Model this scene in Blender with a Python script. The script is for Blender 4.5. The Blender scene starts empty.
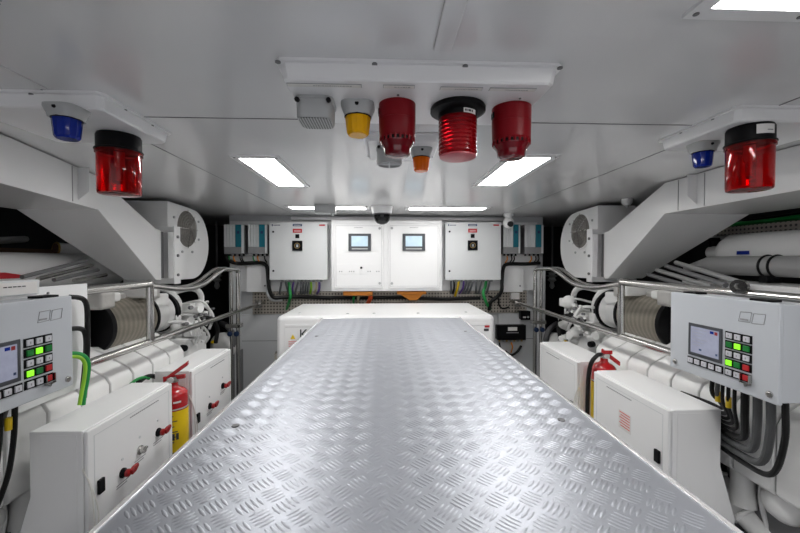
import bpy, bmesh, math, random
from mathutils import Vector, Matrix
random.seed(7)
C = bpy.context.scene.collection
F = 370.0; H = 1.35; CX = 0.045          # focal length in pixels, eye height, centre line of the room
TH = math.atan(15/F); PH = math.atan(6.5/F)
FW = Vector((math.sin(TH)*math.cos(PH), math.cos(TH)*math.cos(PH), -math.sin(PH)))
RT = Vector((math.cos(TH), -math.sin(TH), 0)); UP = RT.cross(FW)
# heights below are measured from eye level; builders add H
def ray(px, py): return FW + RT*((px-400)/F) + UP*((266.5-py)/F)
def PX(px, py, X): d = ray(px, py); return d*(X/d.x)
def PY(px, py, Y): d = ray(px, py); return d*(Y/d.y)
def PZ(px, py, Z): d = ray(px, py); return d*(Z/d.z)
PI = math.pi

# ------------------------------------------------------------------ materials
def nd(t, k, **kw):
    n = t.nodes.new(k)
    for a, b in kw.items(): setattr(n, a, b)
    return n
def mat(name, col, rough=.5, metal=0., emit=0., trans=0., noise=0., nscale=8., bump=0., bscale=60., coat=0., spec=.5, ecol=None):
    m = bpy.data.materials.new(name); m.use_nodes = True; t = m.node_tree
    b = t.nodes['Principled BSDF']; c4 = (*col, 1)
    b.inputs['Base Color'].default_value = c4
    b.inputs['Roughness'].default_value = rough; b.inputs['Metallic'].default_value = metal
    b.inputs['Specular IOR Level'].default_value = spec
    if coat: b.inputs['Coat Weight'].default_value = coat; b.inputs['Coat Roughness'].default_value = .08
    if trans: b.inputs['Transmission Weight'].default_value = trans; b.inputs['IOR'].default_value = 1.35
    if emit:
        b.inputs['Emission Color'].default_value = (*(ecol or col), 1); b.inputs['Emission Strength'].default_value = emit
    if noise or bump:
        tc = nd(t, 'ShaderNodeTexCoord')
    if noise:
        n = nd(t, 'ShaderNodeTexNoise'); n.inputs['Scale'].default_value = nscale; n.inputs['Detail'].default_value = 5
        t.links.new(tc.outputs['Object'], n.inputs['Vector'])
        mx = nd(t, 'ShaderNodeMix', data_type='RGBA')
        mx.inputs[6].default_value = tuple(max(0, c*(1-noise)) for c in col)+(1,)
        mx.inputs[7].default_value = tuple(min(1, c*(1+noise)) for c in col)+(1,)
        t.links.new(n.outputs['Fac'], mx.inputs[0]); t.links.new(mx.outputs[2], b.inputs['Base Color'])
    if bump:
        n = nd(t, 'ShaderNodeTexNoise'); n.inputs['Scale'].default_value = bscale
        t.links.new(tc.outputs['Object'], n.inputs['Vector'])
        bp = nd(t, 'ShaderNodeBump'); bp.inputs['Strength'].default_value = bump; bp.inputs['Distance'].default_value = .003
        t.links.new(n.outputs['Fac'], bp.inputs['Height']); t.links.new(bp.outputs['Normal'], b.inputs['Normal'])
    return m
def dots(name, col, hole, scale, r, rough=.4, metal=0.):
    """a sheet punched with rows of round holes"""
    m = mat(name, col, rough, metal); t = m.node_tree; b = t.nodes['Principled BSDF']
    tc = nd(t, 'ShaderNodeTexCoord')
    mul = nd(t, 'ShaderNodeVectorMath', operation='MULTIPLY'); mul.inputs[1].default_value = scale
    fr = nd(t, 'ShaderNodeVectorMath', operation='FRACTION')
    sb = nd(t, 'ShaderNodeVectorMath', operation='SUBTRACT'); sb.inputs[1].default_value = [.5 if s else 0 for s in scale]
    ln = nd(t, 'ShaderNodeVectorMath', operation='LENGTH')
    lt = nd(t, 'ShaderNodeMath', operation='LESS_THAN'); lt.inputs[1].default_value = r
    mx = nd(t, 'ShaderNodeMix', data_type='RGBA'); mx.inputs[6].default_value = (*col, 1); mx.inputs[7].default_value = (*hole, 1)
    L = t.links.new
    L(tc.outputs['Object'], mul.inputs[0]); L(mul.outputs[0], fr.inputs[0]); L(fr.outputs[0], sb.inputs[0])
    L(sb.outputs[0], ln.inputs[0]); L(ln.outputs['Value'], lt.inputs[0]); L(lt.outputs[0], mx.inputs[0]); L(mx.outputs[2], b.inputs['Base Color'])
    return m
def weave(name, c1, c2):
    """knitted wire mesh drum: fine bands round the axis"""
    m = mat(name, c1, .55, .3); t = m.node_tree; b = t.nodes['Principled BSDF']
    tc = nd(t, 'ShaderNodeTexCoord'); L = t.links.new
    w = nd(t, 'ShaderNodeTexWave', bands_direction='Y'); w.inputs['Scale'].default_value = 9; w.inputs['Distortion'].default_value = 1.2
    w2 = nd(t, 'ShaderNodeTexNoise'); w2.inputs['Scale'].default_value = 160
    ch = nd(t, 'ShaderNodeTexChecker'); ch.inputs['Scale'].default_value = 240
    for n in (w, w2, ch): L(tc.outputs['Object'], n.inputs['Vector'])
    mx = nd(t, 'ShaderNodeMix', data_type='RGBA'); mx.inputs[6].default_value = (*c1, 1); mx.inputs[7].default_value = (*c2, 1)
    ad = nd(t, 'ShaderNodeMath', operation='MULTIPLY'); ad2 = nd(t, 'ShaderNodeMath', operation='ADD')
    ad2.inputs[1].default_value = .15
    L(w.outputs['Fac'], ad.inputs[0]); L(w2.outputs['Fac'], ad.inputs[1]); L(ad.outputs[0], ad2.inputs[0]); L(ad2.outputs[0], mx.inputs[0]); L(mx.outputs[2], b.inputs['Base Color'])
    bp = nd(t, 'ShaderNodeBump'); bp.inputs['Strength'].default_value = .5; bp.inputs['Distance'].default_value = .002
    L(ch.outputs['Fac'], bp.inputs['Height']); L(bp.outputs['Normal'], b.inputs['Normal'])
    return m
M = dict(
    ceil=mat('ceiling_paint', (.80, .80, .80), .22, coat=.35, noise=.03, nscale=3, bump=.02, bscale=9),
    white=mat('white_gloss_paint', (.89, .89, .89), .3, noise=.01, nscale=5),
    duct=mat('white_duct_paint', (.80, .80, .80), .18, noise=.03, nscale=4),
    cab=mat('light_grey_cabinet_paint', (.70, .715, .72), .38, noise=.015, nscale=6),
    panel=mat('grey_powder_coat', (.56, .585, .62), .42, noise=.02, nscale=8, bump=.05, bscale=300),
    wall=mat('wall_grey_paint', (.62, .63, .64), .4, noise=.06, nscale=3),
    dark=mat('near_black_wall', (.018, .018, .019), .7, noise=.3, nscale=6),  # near-black mottled tone for the recess and side walls
    floor=mat('grey_deck', (.30, .30, .31), .5, noise=.2, nscale=4),
    steel=mat('stainless_steel', (.52, .51, .49), .16, 1, noise=.05),
    alu=mat('checker_aluminium', (.41, .425, .465), .43, .72, noise=.04, nscale=14),
    alu_edge=mat('bright_aluminium_edge', (.93, .93, .93), .25, .6),
    greym=mat('mid_grey_plastic', (.42, .43, .43), .4),
    dgrey=mat('dark_grey_metal', (.16, .16, .165), .45),
    mgrey=mat('grey_pipe_paint', (.30, .30, .30), .4, noise=.08),
    black=mat('black_plastic', (.005, .005, .006), .45, spec=.15),
    rubber=mat('black_rubber', (.008, .008, .008), .45, spec=.3),
    ghose=mat('grey_conduit', (.085, .088, .09), .5, bump=.3, bscale=200),
    red=mat('dark_red_plastic', (.20, .003, .008), .38, spec=.2, noise=.05),
    redk=mat('red_key_plastic', (.30, .008, .010), .35),
    redcap=mat('glossy_dark_red_cap', (.14, .003, .008), .12, coat=.3),
    fanin=mat('fan_inlet_grey', (.20, .185, .17), .5, noise=.3, nscale=9),
    redx=mat('red_gloss_paint', (.45, .008, .012), .2, coat=.5),
    redlens=mat('clear_red_lens', (.72, .010, .014), .05, trans=.93),
    redlens2=mat('ribbed_red_lens', (.42, .005, .010), .15, trans=.6),
    pink=mat('frosted_red_lens_cap', (.55, .10, .12), .35),
    bluelens=mat('blue_lens', (.005, .025, .30), .12, trans=.15),
    yellens=mat('yellow_lens', (.92, .46, .004), .22, trans=.12, spec=.35),
    oralens=mat('orange_lens', (.92, .16, .005), .15, trans=.12),
    chrome=mat('chrome_reflector', (.85, .85, .85), .12, 1),
    teal=mat('teal_plastic', (.004, .16, .22), .35),
    vent=mat('charger_vent_grey', (.26, .26, .265), .5),
    light=mat('lit_diffuser', (1, 1, 1), .5, emit=13., ecol=(1, .99, .97)),
    light2=mat('dimmed_lit_diffuser', (1, 1, 1), .5, emit=6., ecol=(1, .99, .97)),
    screen=mat('lit_screen', (.3, .32, .4), .2, emit=.09, ecol=(.55, .57, .80), noise=.25, nscale=30),
    screen2=mat('lit_touch_screen', (.3, .4, .45), .2, emit=.32, ecol=(.55, .68, .80), noise=.3, nscale=18),
    bezel=mat('dark_bezel', (.06, .065, .075), .35),
    btnw=mat('white_key', (.62, .62, .66), .4),
    btng=mat('green_key', (.004, .20, .03), .4),
    btnl=mat('lit_green_key', (.15, .6, .02), .4, emit=.55, ecol=(.25, .9, .02)),
    btnr=mat('red_key', (.50, .015, .02), .4),
    green=mat('green_cable', (.01, .30, .06), .4),
    ygreen=mat('yellow_green_cable', (.30, .62, .03), .4),
    yellow=mat('yellow_cable', (.80, .55, .01), .4),
    yel_label=mat('yellow_label', (.87, .60, .004), .4),
    purple=mat('purple_cable', (.14, .07, .33), .4),
    gcable=mat('grey_cable', (.16, .17, .18), .5),
    beige=mat('beige_cable', (.55, .47, .30), .5),
    orange=mat('orange_sealant', (.70, .24, .02), .6, bump=.5, bscale=150),
    orcab=mat('orange_red_cable', (.80, .10, .02), .4),
    perf=dots('perforated_beige_sheet', (.46, .42, .365), (.06, .055, .05), (34, 0, 34), .27, .45, .2),
    perfc=dots('perforated_ceiling_sheet', (.60, .60, .62), (.22, .22, .23), (110, 110, 0), .30, .4),
    grille=dots('siren_grille', (.45, .46, .455), (.008, .008, .008), (150, 150, 0), .36, .45),
    weave=weave('wire_mesh_drum', (.20, .178, .145), (.36, .33, .275)),
    navy=mat('navy_label', (.015, .045, .13), .4),
    rlabel=mat('red_label', (.50, .02, .03), .4),
    ink=mat('dark_ink', (.05, .05, .055), .6),
    link=mat('grey_ink', (.30, .30, .31), .6),
    rink=mat('red_ink', (.70, .12, .10), .6),
    paper=mat('white_label', (.78, .76, .74), .5),
    blueh=mat('blue_valve_plastic', (.004, .02, .07), .4),
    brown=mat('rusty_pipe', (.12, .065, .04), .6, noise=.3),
    engine=mat('engine_white_paint', (.88, .88, .87), .3, noise=.05, nscale=12),
    enginew=mat('engine_casting_paint', (.80, .80, .785), .35, noise=.1, nscale=20, bump=.25, bscale=40),
    foil=mat('foil_lagging', (.55, .54, .52), .35, .5, noise=.15, nscale=25, bump=.5, bscale=60),
    gold=mat('brass_fitting', (.55, .38, .14), .3, 1),
    lens=mat('camera_glass', (.005, .005, .006), .08),
    cream=mat('white_label_tie', (.80, .79, .75), .5),
)

# ------------------------------------------------------------------ mesh builder
class MB:
    def __init__(s): s.v = []; s.f = []
    def add(s, vs, fs):
        b = len(s.v); s.v += [Vector(p) for p in vs]; s.f += [tuple(b+i for i in f) for f in fs]; return s
    def box(s, x0, x1, y0, y1, z0, z1):
        return s.hexa([(x0, y0, z0), (x1, y0, z0), (x1, y1, z0), (x0, y1, z0), (x0, y0, z1), (x1, y0, z1), (x1, y1, z1), (x0, y1, z1)])
    def hexa(s, p):
        return s.add(p, [(0, 3, 2, 1), (4, 5, 6, 7), (0, 1, 5, 4), (1, 2, 6, 5), (2, 3, 7, 6), (3, 0, 4, 7)])
    def prism(s, poly, vec):
        n = len(poly); vec = Vector(vec); p = [Vector(q) for q in poly]
        return s.add(p+[q+vec for q in p], [tuple(range(n))[::-1], tuple(range(n, 2*n))]+[(i, (i+1) % n, n+(i+1) % n, n+i) for i in range(n)])
    def loft(s, secs, cap=True):
        n = len(secs[0]); vs = [q for sec in secs for q in sec]; fs = []
        for k in range(len(secs)-1):
            for i in range(n):
                j = (i+1) % n; fs.append((k*n+i, k*n+j, (k+1)*n+j, (k+1)*n+i))
        if cap: fs += [tuple(range(n))[::-1], tuple(range((len(secs)-1)*n, len(secs)*n))]
        return s.add(vs, fs)
    @staticmethod
    def frame(d):
        d = Vector(d).normalized(); a = Vector((0, 0, 1)) if abs(d.z) < .9 else Vector((1, 0, 0))
        u = d.cross(a).normalized(); return u, d.cross(u), d
    def lathe(s, o, prof, axis=(0, 0, 1), n=28, sq=0):
        u, w, d = s.frame(axis); o = Vector(o); secs = []
        for r, h in prof:
            ring = []
            for i in range(n):
                a = 2*PI*i/n; k = 1.
                if sq: k = (abs(math.cos(a))**sq+abs(math.sin(a))**sq)**(-1/sq)
                ring.append(o+d*h+(u*math.cos(a)+w*math.sin(a))*max(r, 1e-5)*k)
            secs.append(ring)
        return s.loft(secs)
    def cyl(s, p0, p1, r0, r1=None, n=16):
        p0 = Vector(p0); p1 = Vector(p1); return s.lathe(p0, [(r0, 0), (r0 if r1 is None else r1, (p1-p0).length)], p1-p0, n)
    def tube(s, pts, r, n=10, sub=5, straight=False):
        p = [Vector(q) for q in pts]
        if not straight and len(p) > 2:
            q = [p[0]*2-p[1]]+p+[p[-1]*2-p[-2]]; out = []
            for i in range(1, len(q)-2):
                for k in range(sub):
                    t = k/sub; a, b, c, d = q[i-1:i+3]
                    out.append(.5*((2*b)+(c-a)*t+(2*a-5*b+4*c-d)*t*t+(3*b-a-3*c+d)*t**3))
            p = out+[p[-1]]
        d0 = (p[1]-p[0]).normalized(); u, w, _ = s.frame(d0); secs = []
        for i, q in enumerate(p):
            d = (p[min(i+1, len(p)-1)]-p[max(i-1, 0)]).normalized()
            u = (u-d*u.dot(d)).normalized(); w = d.cross(u)
            k = 1.
            if straight and 0 < i < len(p)-1:
                c = (p[i]-p[i-1]).normalized().dot((p[i+1]-p[i]).normalized()); k = 1/max(.6, math.sqrt((1+c)/2))
            secs.append([q+(u*math.cos(2*PI*j/n)+w*math.sin(2*PI*j/n))*r*k for j in range(n)])
        return s.loft(secs)
    def ball(s, c, r, sx=1, sy=1, sz=1, n=14):
        c = Vector(c); k = n//2; secs = [[c+Vector((sx*math.sin(PI*max(.02, min(.98, j/k)))*math.cos(2*PI*i/n), sy*math.sin(PI*max(.02, min(.98, j/k)))*math.sin(2*PI*i/n), sz*math.cos(PI*j/k)))*r for i in range(n)] for j in range(k+1)]
        return s.loft(secs)
    def ring(s, o, R, r, axis, n=28, m=8):
        u, w, d = s.frame(axis); o = Vector(o); vs = []; fs = []
        for i in range(n):
            a = 2*PI*i/n; e = u*math.cos(a)+w*math.sin(a)
            for j in range(m):
                b = 2*PI*j/m; vs.append(o+e*(R+r*math.cos(b))+d*r*math.sin(b))
        for i in range(n):
            for j in range(m):
                fs.append((i*m+j, ((i+1) % n)*m+j, ((i+1) % n)*m+(j+1) % m, i*m+(j+1) % m))
        return s.add(vs, fs)
    def build(s, name, m, parent=None, bevel=0., ang=35, seg=2, loc=None, recalc=True):
        me = bpy.data.meshes.new(name)
        if parent is not None:
            r = parent
            while r.parent: r = r.parent
            o0 = Vector(r['_o'])
        else:
            xs = [q.x for q in s.v]; ys = [q.y for q in s.v]; zs = [q.z for q in s.v]
            o0 = Vector(((min(xs)+max(xs))/2, (min(ys)+max(ys))/2, min(zs))) if loc is None else Vector(loc)
        me.from_pydata([q-o0 for q in s.v], [], s.f)
        if recalc:
            bm = bmesh.new(); bm.from_mesh(me); bmesh.ops.recalc_face_normals(bm, faces=bm.faces); bm.to_mesh(me); bm.free()
        me.shade_smooth(); me.set_sharp_from_angle(angle=math.radians(ang))
        me.materials.append(M[m])
        o = bpy.data.objects.new(name, me); C.objects.link(o)
        if parent is not None: o.parent = parent
        else: o.location = o0+Vector((0, 0, H)); o['_o'] = tuple(o0)
        if bevel:
            b = o.modifiers.new('bevel', 'BEVEL'); b.width = bevel; b.segments = seg; b.limit_method = 'ANGLE'; b.angle_limit = math.radians(40); b.harden_normals = True
        return o
def thing(name, label, cat, loc, group=None):
    o = bpy.data.objects.new(name, None); o.empty_display_size = .05; C.objects.link(o)
    o.location = Vector(loc)+Vector((0, 0, H)); o['_o'] = tuple(loc); o['label'] = label; o['category'] = cat
    if group: o['group'] = group
    return o
def tag(o, label, cat, group=None, kind=None):
    o['label'] = label; o['category'] = cat
    if group: o['group'] = group
    if kind: o['kind'] = kind
    return o
def struct(o): o['kind'] = 'structure'; return o
def copy_tree(o, parent=None):
    c = o.copy(); C.objects.link(c)
    if parent is not None: c.parent = parent
    for ch in list(o.children): copy_tree(ch, c)
    return c
def moved(root, loc, label, group=None):
    c = copy_tree(root); c.location = Vector(loc)+Vector((0, 0, H)); c['_o'] = tuple(loc); c['label'] = label
    if group: c['group'] = group
    return c
def text_mesh(txt, size):
    cu = bpy.data.curves.new('lettering', 'FONT'); cu.body = txt; cu.size = size; cu.extrude = .0004
    cu.align_x = 'CENTER'; cu.align_y = 'CENTER'
    o = bpy.data.objects.new('lettering', cu); C.objects.link(o)
    bpy.context.view_layer.update(); dg = bpy.context.evaluated_depsgraph_get()
    me = o.evaluated_get(dg).to_mesh(); vs = [v.co.copy() for v in me.vertices]; fs = [tuple(p.vertices) for p in me.polygons]
    o.evaluated_get(dg).to_mesh_clear(); bpy.data.objects.remove(o); bpy.data.curves.remove(cu)
    return vs, fs

# ------------------------------------------------------------------ the room
CE = .43
struct(MB().box(-2.75, 2.85, -2.3, 4.75, CE, CE+.06).build('ceiling', 'ceil'))
struct(MB().box(-2.75, 2.85, -2.3, 4.75, -H-.06, -H).build('floor', 'floor'))
struct(MB().box(-1.5, 1.575, 3.64, 3.70, -H, CE).build('wall_back', 'wall'))
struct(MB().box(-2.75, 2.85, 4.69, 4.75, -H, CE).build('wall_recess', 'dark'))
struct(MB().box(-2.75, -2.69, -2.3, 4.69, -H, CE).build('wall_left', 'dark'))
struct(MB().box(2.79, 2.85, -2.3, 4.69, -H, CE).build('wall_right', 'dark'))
struct(MB().box(-2.69, -1.9, -2.3, -2.24, -H, CE).build('wall_front', 'wall'))
struct(MB().box(2.0, 2.79, -2.3, -2.24, -H, CE).build('wall_by_fill_gap', 'wall'))  # unseen end; gap between the walls added to let fill light in
# joints between the ceiling sheets
k = 1
for b in ((-2.6, 2.7, 1.147, 1.1505),):
    struct(MB().box(b[0], b[1], b[2], b[3], CE-.0015, CE).build('trim_%d' % k, 'dgrey')); k += 1
for x in (-.865, 1.095):
    struct(MB().box(x-.0015, x+.0015, -2.2, 3.7, CE-.0015, CE).build('trim_%d' % k, 'dgrey')); k += 1
struct(MB().box(.098, .135, -2.2, .75, CE-.009, CE).build('trim_%d' % k, 'ceil', bevel=.002)); k += 1
struct(MB().box(.110, .122, 1.16, 3.6, CE-.0015, CE).build('trim_%d' % k, 'ceil')); k += 1
struct(MB().box(-.885, -.845, -.2, .97, CE-.003, CE).build('trim_%d' % k, 'ceil', bevel=.001)); k += 1
struct(MB().box(-.9, 1.2, 3.585, 3.64, .385, .415).build('trim_%d' % k, 'white', bevel=.002)); k += 1
t = thing('ceiling_grille', 'perforated white sheet let into the ceiling corner ahead of the blue and red beacons', 'grille', (-.9, .3, CE-.004))
p0 = [(-1.3, .05, CE-.004), (-.45, .05, CE-.004), (-.45, .5, CE-.004), (-.79, .77, CE-.004), (-1.3, .77, CE-.004)]
MB().prism(p0, (0, 0, .004)).build('perforated_sheet', 'perfc', t)

# ceiling light panels
def light_panel(x0, x1, y0, y1, label, lm='light'):
    t = thing('ceiling_light_panel', label, 'ceiling light', ((x0+x1)/2, (y0+y1)/2, CE), 'recessed ceiling light panels')
    w = .028; zb = CE-.006
    m = MB().box(x0-w, x1+w, y0-w, y0, zb, CE).box(x0-w, x1+w, y1, y1+w, zb, CE).box(x0-w, x0, y0, y1, zb, CE).box(x1, x1+w, y0, y1, zb, CE)
    m.build('frame', 'white', t)
    MB().box(x0, x1, y0, y1, CE-.003, CE-.0005).build('diffuser', lm, t)
    for sx in (x0-w/2, x1+w/2):
        for sy in (y0-w/2, y1+w/2):
            MB().cyl((sx, sy, zb), (sx, sy, zb-.0015), .005, n=8).build('screw', 'dgrey', t)
light_panel(-.61, -.465, 1.58, 2.16, 'long lit ceiling panel over the side with the teal cable and broad yellow label')
light_panel(.53, .69, 1.52, 2.09, 'long lit ceiling panel over the side with the whole grey operating panel')
light_panel(.55, .71, -.02, .61, 'lit ceiling panel cut by the top edge of the photo, at the corner')
light_panel(-.62, -.46, .0, .60, 'lit ceiling panel just outside the view, its frame tip by the perforated sheet')
light_panel(-.77, -.16, 2.99, 3.14, 'crosswise lit ceiling panel beside the grey ceiling box', 'light2')
light_panel(.20, .83, 2.99, 3.14, 'crosswise lit ceiling panel between the dome camera and the turret camera', 'light2')

# ------------------------------------------------------------------ checker plate worktop along the middle
TX0, TX1, TY0, TY1, TZ = -.424, .513, .12, 2.54, -.40
t = thing('checker_plate_worktop', 'long aluminium five-bar checker plate worktop over a white casing along the middle of the room', 'worktop', (CX, 1.3, -H))
m = MB().box(TX0, TX1, TY0, TY1, TZ-.012, TZ)
P_ = .058; L_, W_, HB = .0365, .0068, .0010; ring_t = []
for a in range(8):
    q = a/8*2*PI; ring_t.append((math.cos(q)*L_/2, math.sin(q)*W_/2*(1.0 if abs(math.sin(q)) > .9 else .85)))
ny = int((TY1-TY0)/(P_/2)); nx = int((TX1-TX0)/(P_))+1
vs, fs = [], []
for j in range(ny):
    for i in range(nx):
        gx = TX0+.03+i*P_+(P_/2 if j % 2 else 0); gy = TY0+.02+j*P_/2
        if not (TX0+.018 < gx < TX1-.018 and gy < TY1-.018): continue
        a = PI/4 if j % 2 else -PI/4; ca, sa = math.cos(a), math.sin(a)
        for kk in range(-2, 3):
            ox, oy = gx-sa*kk*.0086, gy+ca*kk*.0086
            lk = 1 if abs(kk) < 2 else .82; b0 = len(vs)
            for u, v in ring_t:
                u *= lk; vs.append((ox+ca*u-sa*v, oy+sa*u+ca*v, TZ-.0001))
            for u in (-L_*.26*lk, L_*.26*lk): vs.append((ox+ca*u, oy+sa*u, TZ+HB))
            r = b0+8; l = b0+9      # r = negative end, l = positive end
            fs += [(b0, b0+1, l), (b0+1, b0+2, l), (b0+2, b0+3, r), (b0+3, b0+4, r), (b0+4, b0+5, r), (b0+5, b0+6, r), (b0+6, b0+7, l), (b0+7, b0, l), (b0+2, r, l), (b0+6, l, r)]
m.add(vs, fs)
m.build('top_plate', 'alu', t, recalc=True, ang=80)
e = .010
MB().box(TX0-e, TX0, TY0, TY1+e, TZ-.03, TZ+.003).box(TX1, TX1+e, TY0, TY1+e, TZ-.03, TZ+.003).box(TX0, TX1, TY1, TY1+e, TZ-.03, TZ+.001).build('edge_trim', 'alu_edge', t, bevel=.0015)
MB().box(TX0+.03, TX1-.03, TY0, TY1-.04, -H, TZ-.012).build('casing', 'white', t)
for x, y in ((-.36, 1.95), (.45, 2.05), (-.36, .9), (.44, .9)):
    MB().cyl((x, y, TZ), (x, y, TZ+.0022), .009, n=12).build('fixing_screw', 'dgrey', t)

# ------------------------------------------------------------------ white housing behind the worktop
bx0, bx1, by0, by1, bz = -.752, .775, 2.575, 3.34, -.388
t = thing('generator_housing', 'large white housing with rounded top edge behind the far end of the worktop', 'housing', (0, 2.95, -H))
MB().box(bx0, bx1, by0, by1, -H, bz).build('body', 'white', t, bevel=.035, seg=5)
MB().box(bx0+.06, bx1-.06, by0-.004, by0+.003, -H+.1, bz-.055).build('front_panel', 'white', t, bevel=.003)
MB().box(bx0+.064, bx1-.064, by0-.005, by0-.0035, bz-.075, bz-.073).build('panel_seam', 'link', t)
for x in (-.62, -.27, -.08, .24, .6):
    MB().lathe((x, 2.68 if abs(x) < .5 else 2.72, bz-.001), [(.012, 0), (.012, .003), (.007, .006)], n=12).build('bolt', 'greym', t)
wt = MB().prism([(-.653, by0-.0055, -.545), (-.617, by0-.0055, -.545), (-.635, by0-.0055, -.513)], (0, .001, 0)).build('warning_sticker', 'yel_label', t)
lw = MB()
for i in range(4): lw.box(-.665, -.60+.008*(i % 2), by0-.0055, by0-.0045, -.563-.012*i, -.559-.012*i)
lw.build('printed_notice', 'rink', t)
v_, f_ = text_mesh('K', .095)
MB().add([(q.x-.562, by0-.006-q.z, q.y-.515) for q in v_], f_).build('lettering', 'ink', t)
MB().box(.70, .715+.02, by0-.0055, by0-.0045, -.475, -.46).build('red_sticker', 'rlabel', t)
MB().box(.695, .73, by0-.0055, by0-.0045, -.50, -.483).build('black_sticker', 'ink', t)
hm = MB()
for sgn in (0, 1): hm.cyl((bx0-.02, 2.66+.05*sgn, -.80), (bx0-.02, 2.66+.05*sgn, -.65), .008, n=8)
hm.box(bx0-.03, bx0+.01, 2.64, 2.73, -.70, -.66).build('side_hinge', 'steel', t)

# ------------------------------------------------------------------ back wall: mounting sheet, cabinets, chargers
CY = 3.45
def bw(px, py, Y=CY): p = PY(px, py, Y); return p.x, p.z
o = MB().box(-1.48, 1.5, 3.60, 3.6395, -.30, .37).build('mounting_sheet', 'white'); tag(o, 'white mounting sheet on the end wall behind the cabinets and chargers', 'wall panel')
o = MB().box(-1.27, 1.40, 3.60, 3.6395, -.52, -.305).build('perforated_cable_tray', 'perf'); tag(o, 'beige perforated cable tray running under the wall cabinets', 'cable tray')
for x0, x1, lb in ((-1.45, -1.00, 'grey lower wall panel beside the steel posts where the white housing has its hinge'), (1.12, 1.50, 'grey lower wall panel that carries the black terminal box')):
    t = thing('wall_panel', lb, 'wall panel', ((x0+x1)/2, 3.73, -H), 'grey lower wall panels')
    MB().box(x0, x1, 3.60, 3.6395, -H, -.525).build('sheet', 'wall', t, bevel=.004)
    MB().box(x0+.01, x1-.01, 3.597, 3.60, -.78, -.776).build('joint', 'dgrey', t)

def control_cabinet(pl, pr, label):
    x0, z1 = bw(pl, 222); x1, z0 = bw(pr, 280); xm = (x0+x1)/2
    t = thing('control_cabinet', label, 'cabinet', (xm, 3.6, z0), 'grey control cabinets on the end wall')
    MB().box(x0+.012, x1-.012, CY+.022, 3.60, z0+.005, z1-.005).build('body', 'cab', t, bevel=.004)
    d = MB().box(x0, x1, CY, CY+.02, z0, z1).build('door', 'cab', t, bevel=.005)
    y = CY-.002
    a, b = .042, .010; xm += .022
    MB().box(xm-a-.03, xm+a-.03, y, CY, z1-.038, z1-.018).build('blue_nameplate', 'navy', d)
    MB().box(xm-a+.01-.03, xm+a-.01-.03, y-.0007, y, z1-.031, z1-.026).build('lettering', 'paper', d)
    MB().box(xm-a-.03, xm+a-.03, y, CY, z1-.098, z1-.062).build('red_nameplate', 'rlabel', d)
    l = MB()
    for i in range(2): l.box(xm-a+.012-.03, xm+a-.012-.03, y-.0007, y, z1-.079-.008*i, z1-.076-.008*i)
    l.build('lettering', 'paper', d)
    MB().box(xm-.048, xm-.012, y-.006, CY, z1-.148, z1-.112).build('switch', 'black', d, bevel=.002)
    MB().box(xm-.076, xm+.016, y-.01, CY, z1-.265, z1-.172).build('meter_bezel', 'black', d, bevel=.002)
    MB().ring((xm-.03, y-.011, z1-.218), .024, .0035, (0, 1, 0), n=20, m=6).build('meter_ring', 'gold', d)
    MB().box(xm-.04, xm-.02, y-.012, y-.01, z1-.232, z1-.205).build('meter_face', 'greym', d)
    MB().box(x1-.075, x1-.022, y, CY, z1-.035, z1-.021).build('red_sticker', 'rlabel', d)
    l = MB().box(x0+.025, x0+.035, y+.001, CY, z1-.038, z1-.02)
    for i in range(5): l.box(x0+.042+.012*i, x0+.05+.012*i, y+.001, CY, z1-.034, z1-.026)
    l.build('logo_print', 'navy', d)
    for zz in (z1-.09, z0+.085):
        MB().cyl((x0+.038, CY, zz), (x0+.038, CY-.008, zz), .009, n=10).build('lock', 'black', d)
    for i in range(11):
        px = x0+.10+i*(x1-x0-.17)/10
        MB().cyl((px, 3.52, z0+.005), (px, 3.52, z0-.022), .012, n=8).build('cable_gland', 'greym', t)
    return t
control_cabinet(269, 327.5, 'pale grey control cabinet between the teal-striped chargers and the door with a slotted strip')
control_cabinet(445.5, 501, 'pale grey control cabinet beside the wall turret camera with a yellow cable beneath')

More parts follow.
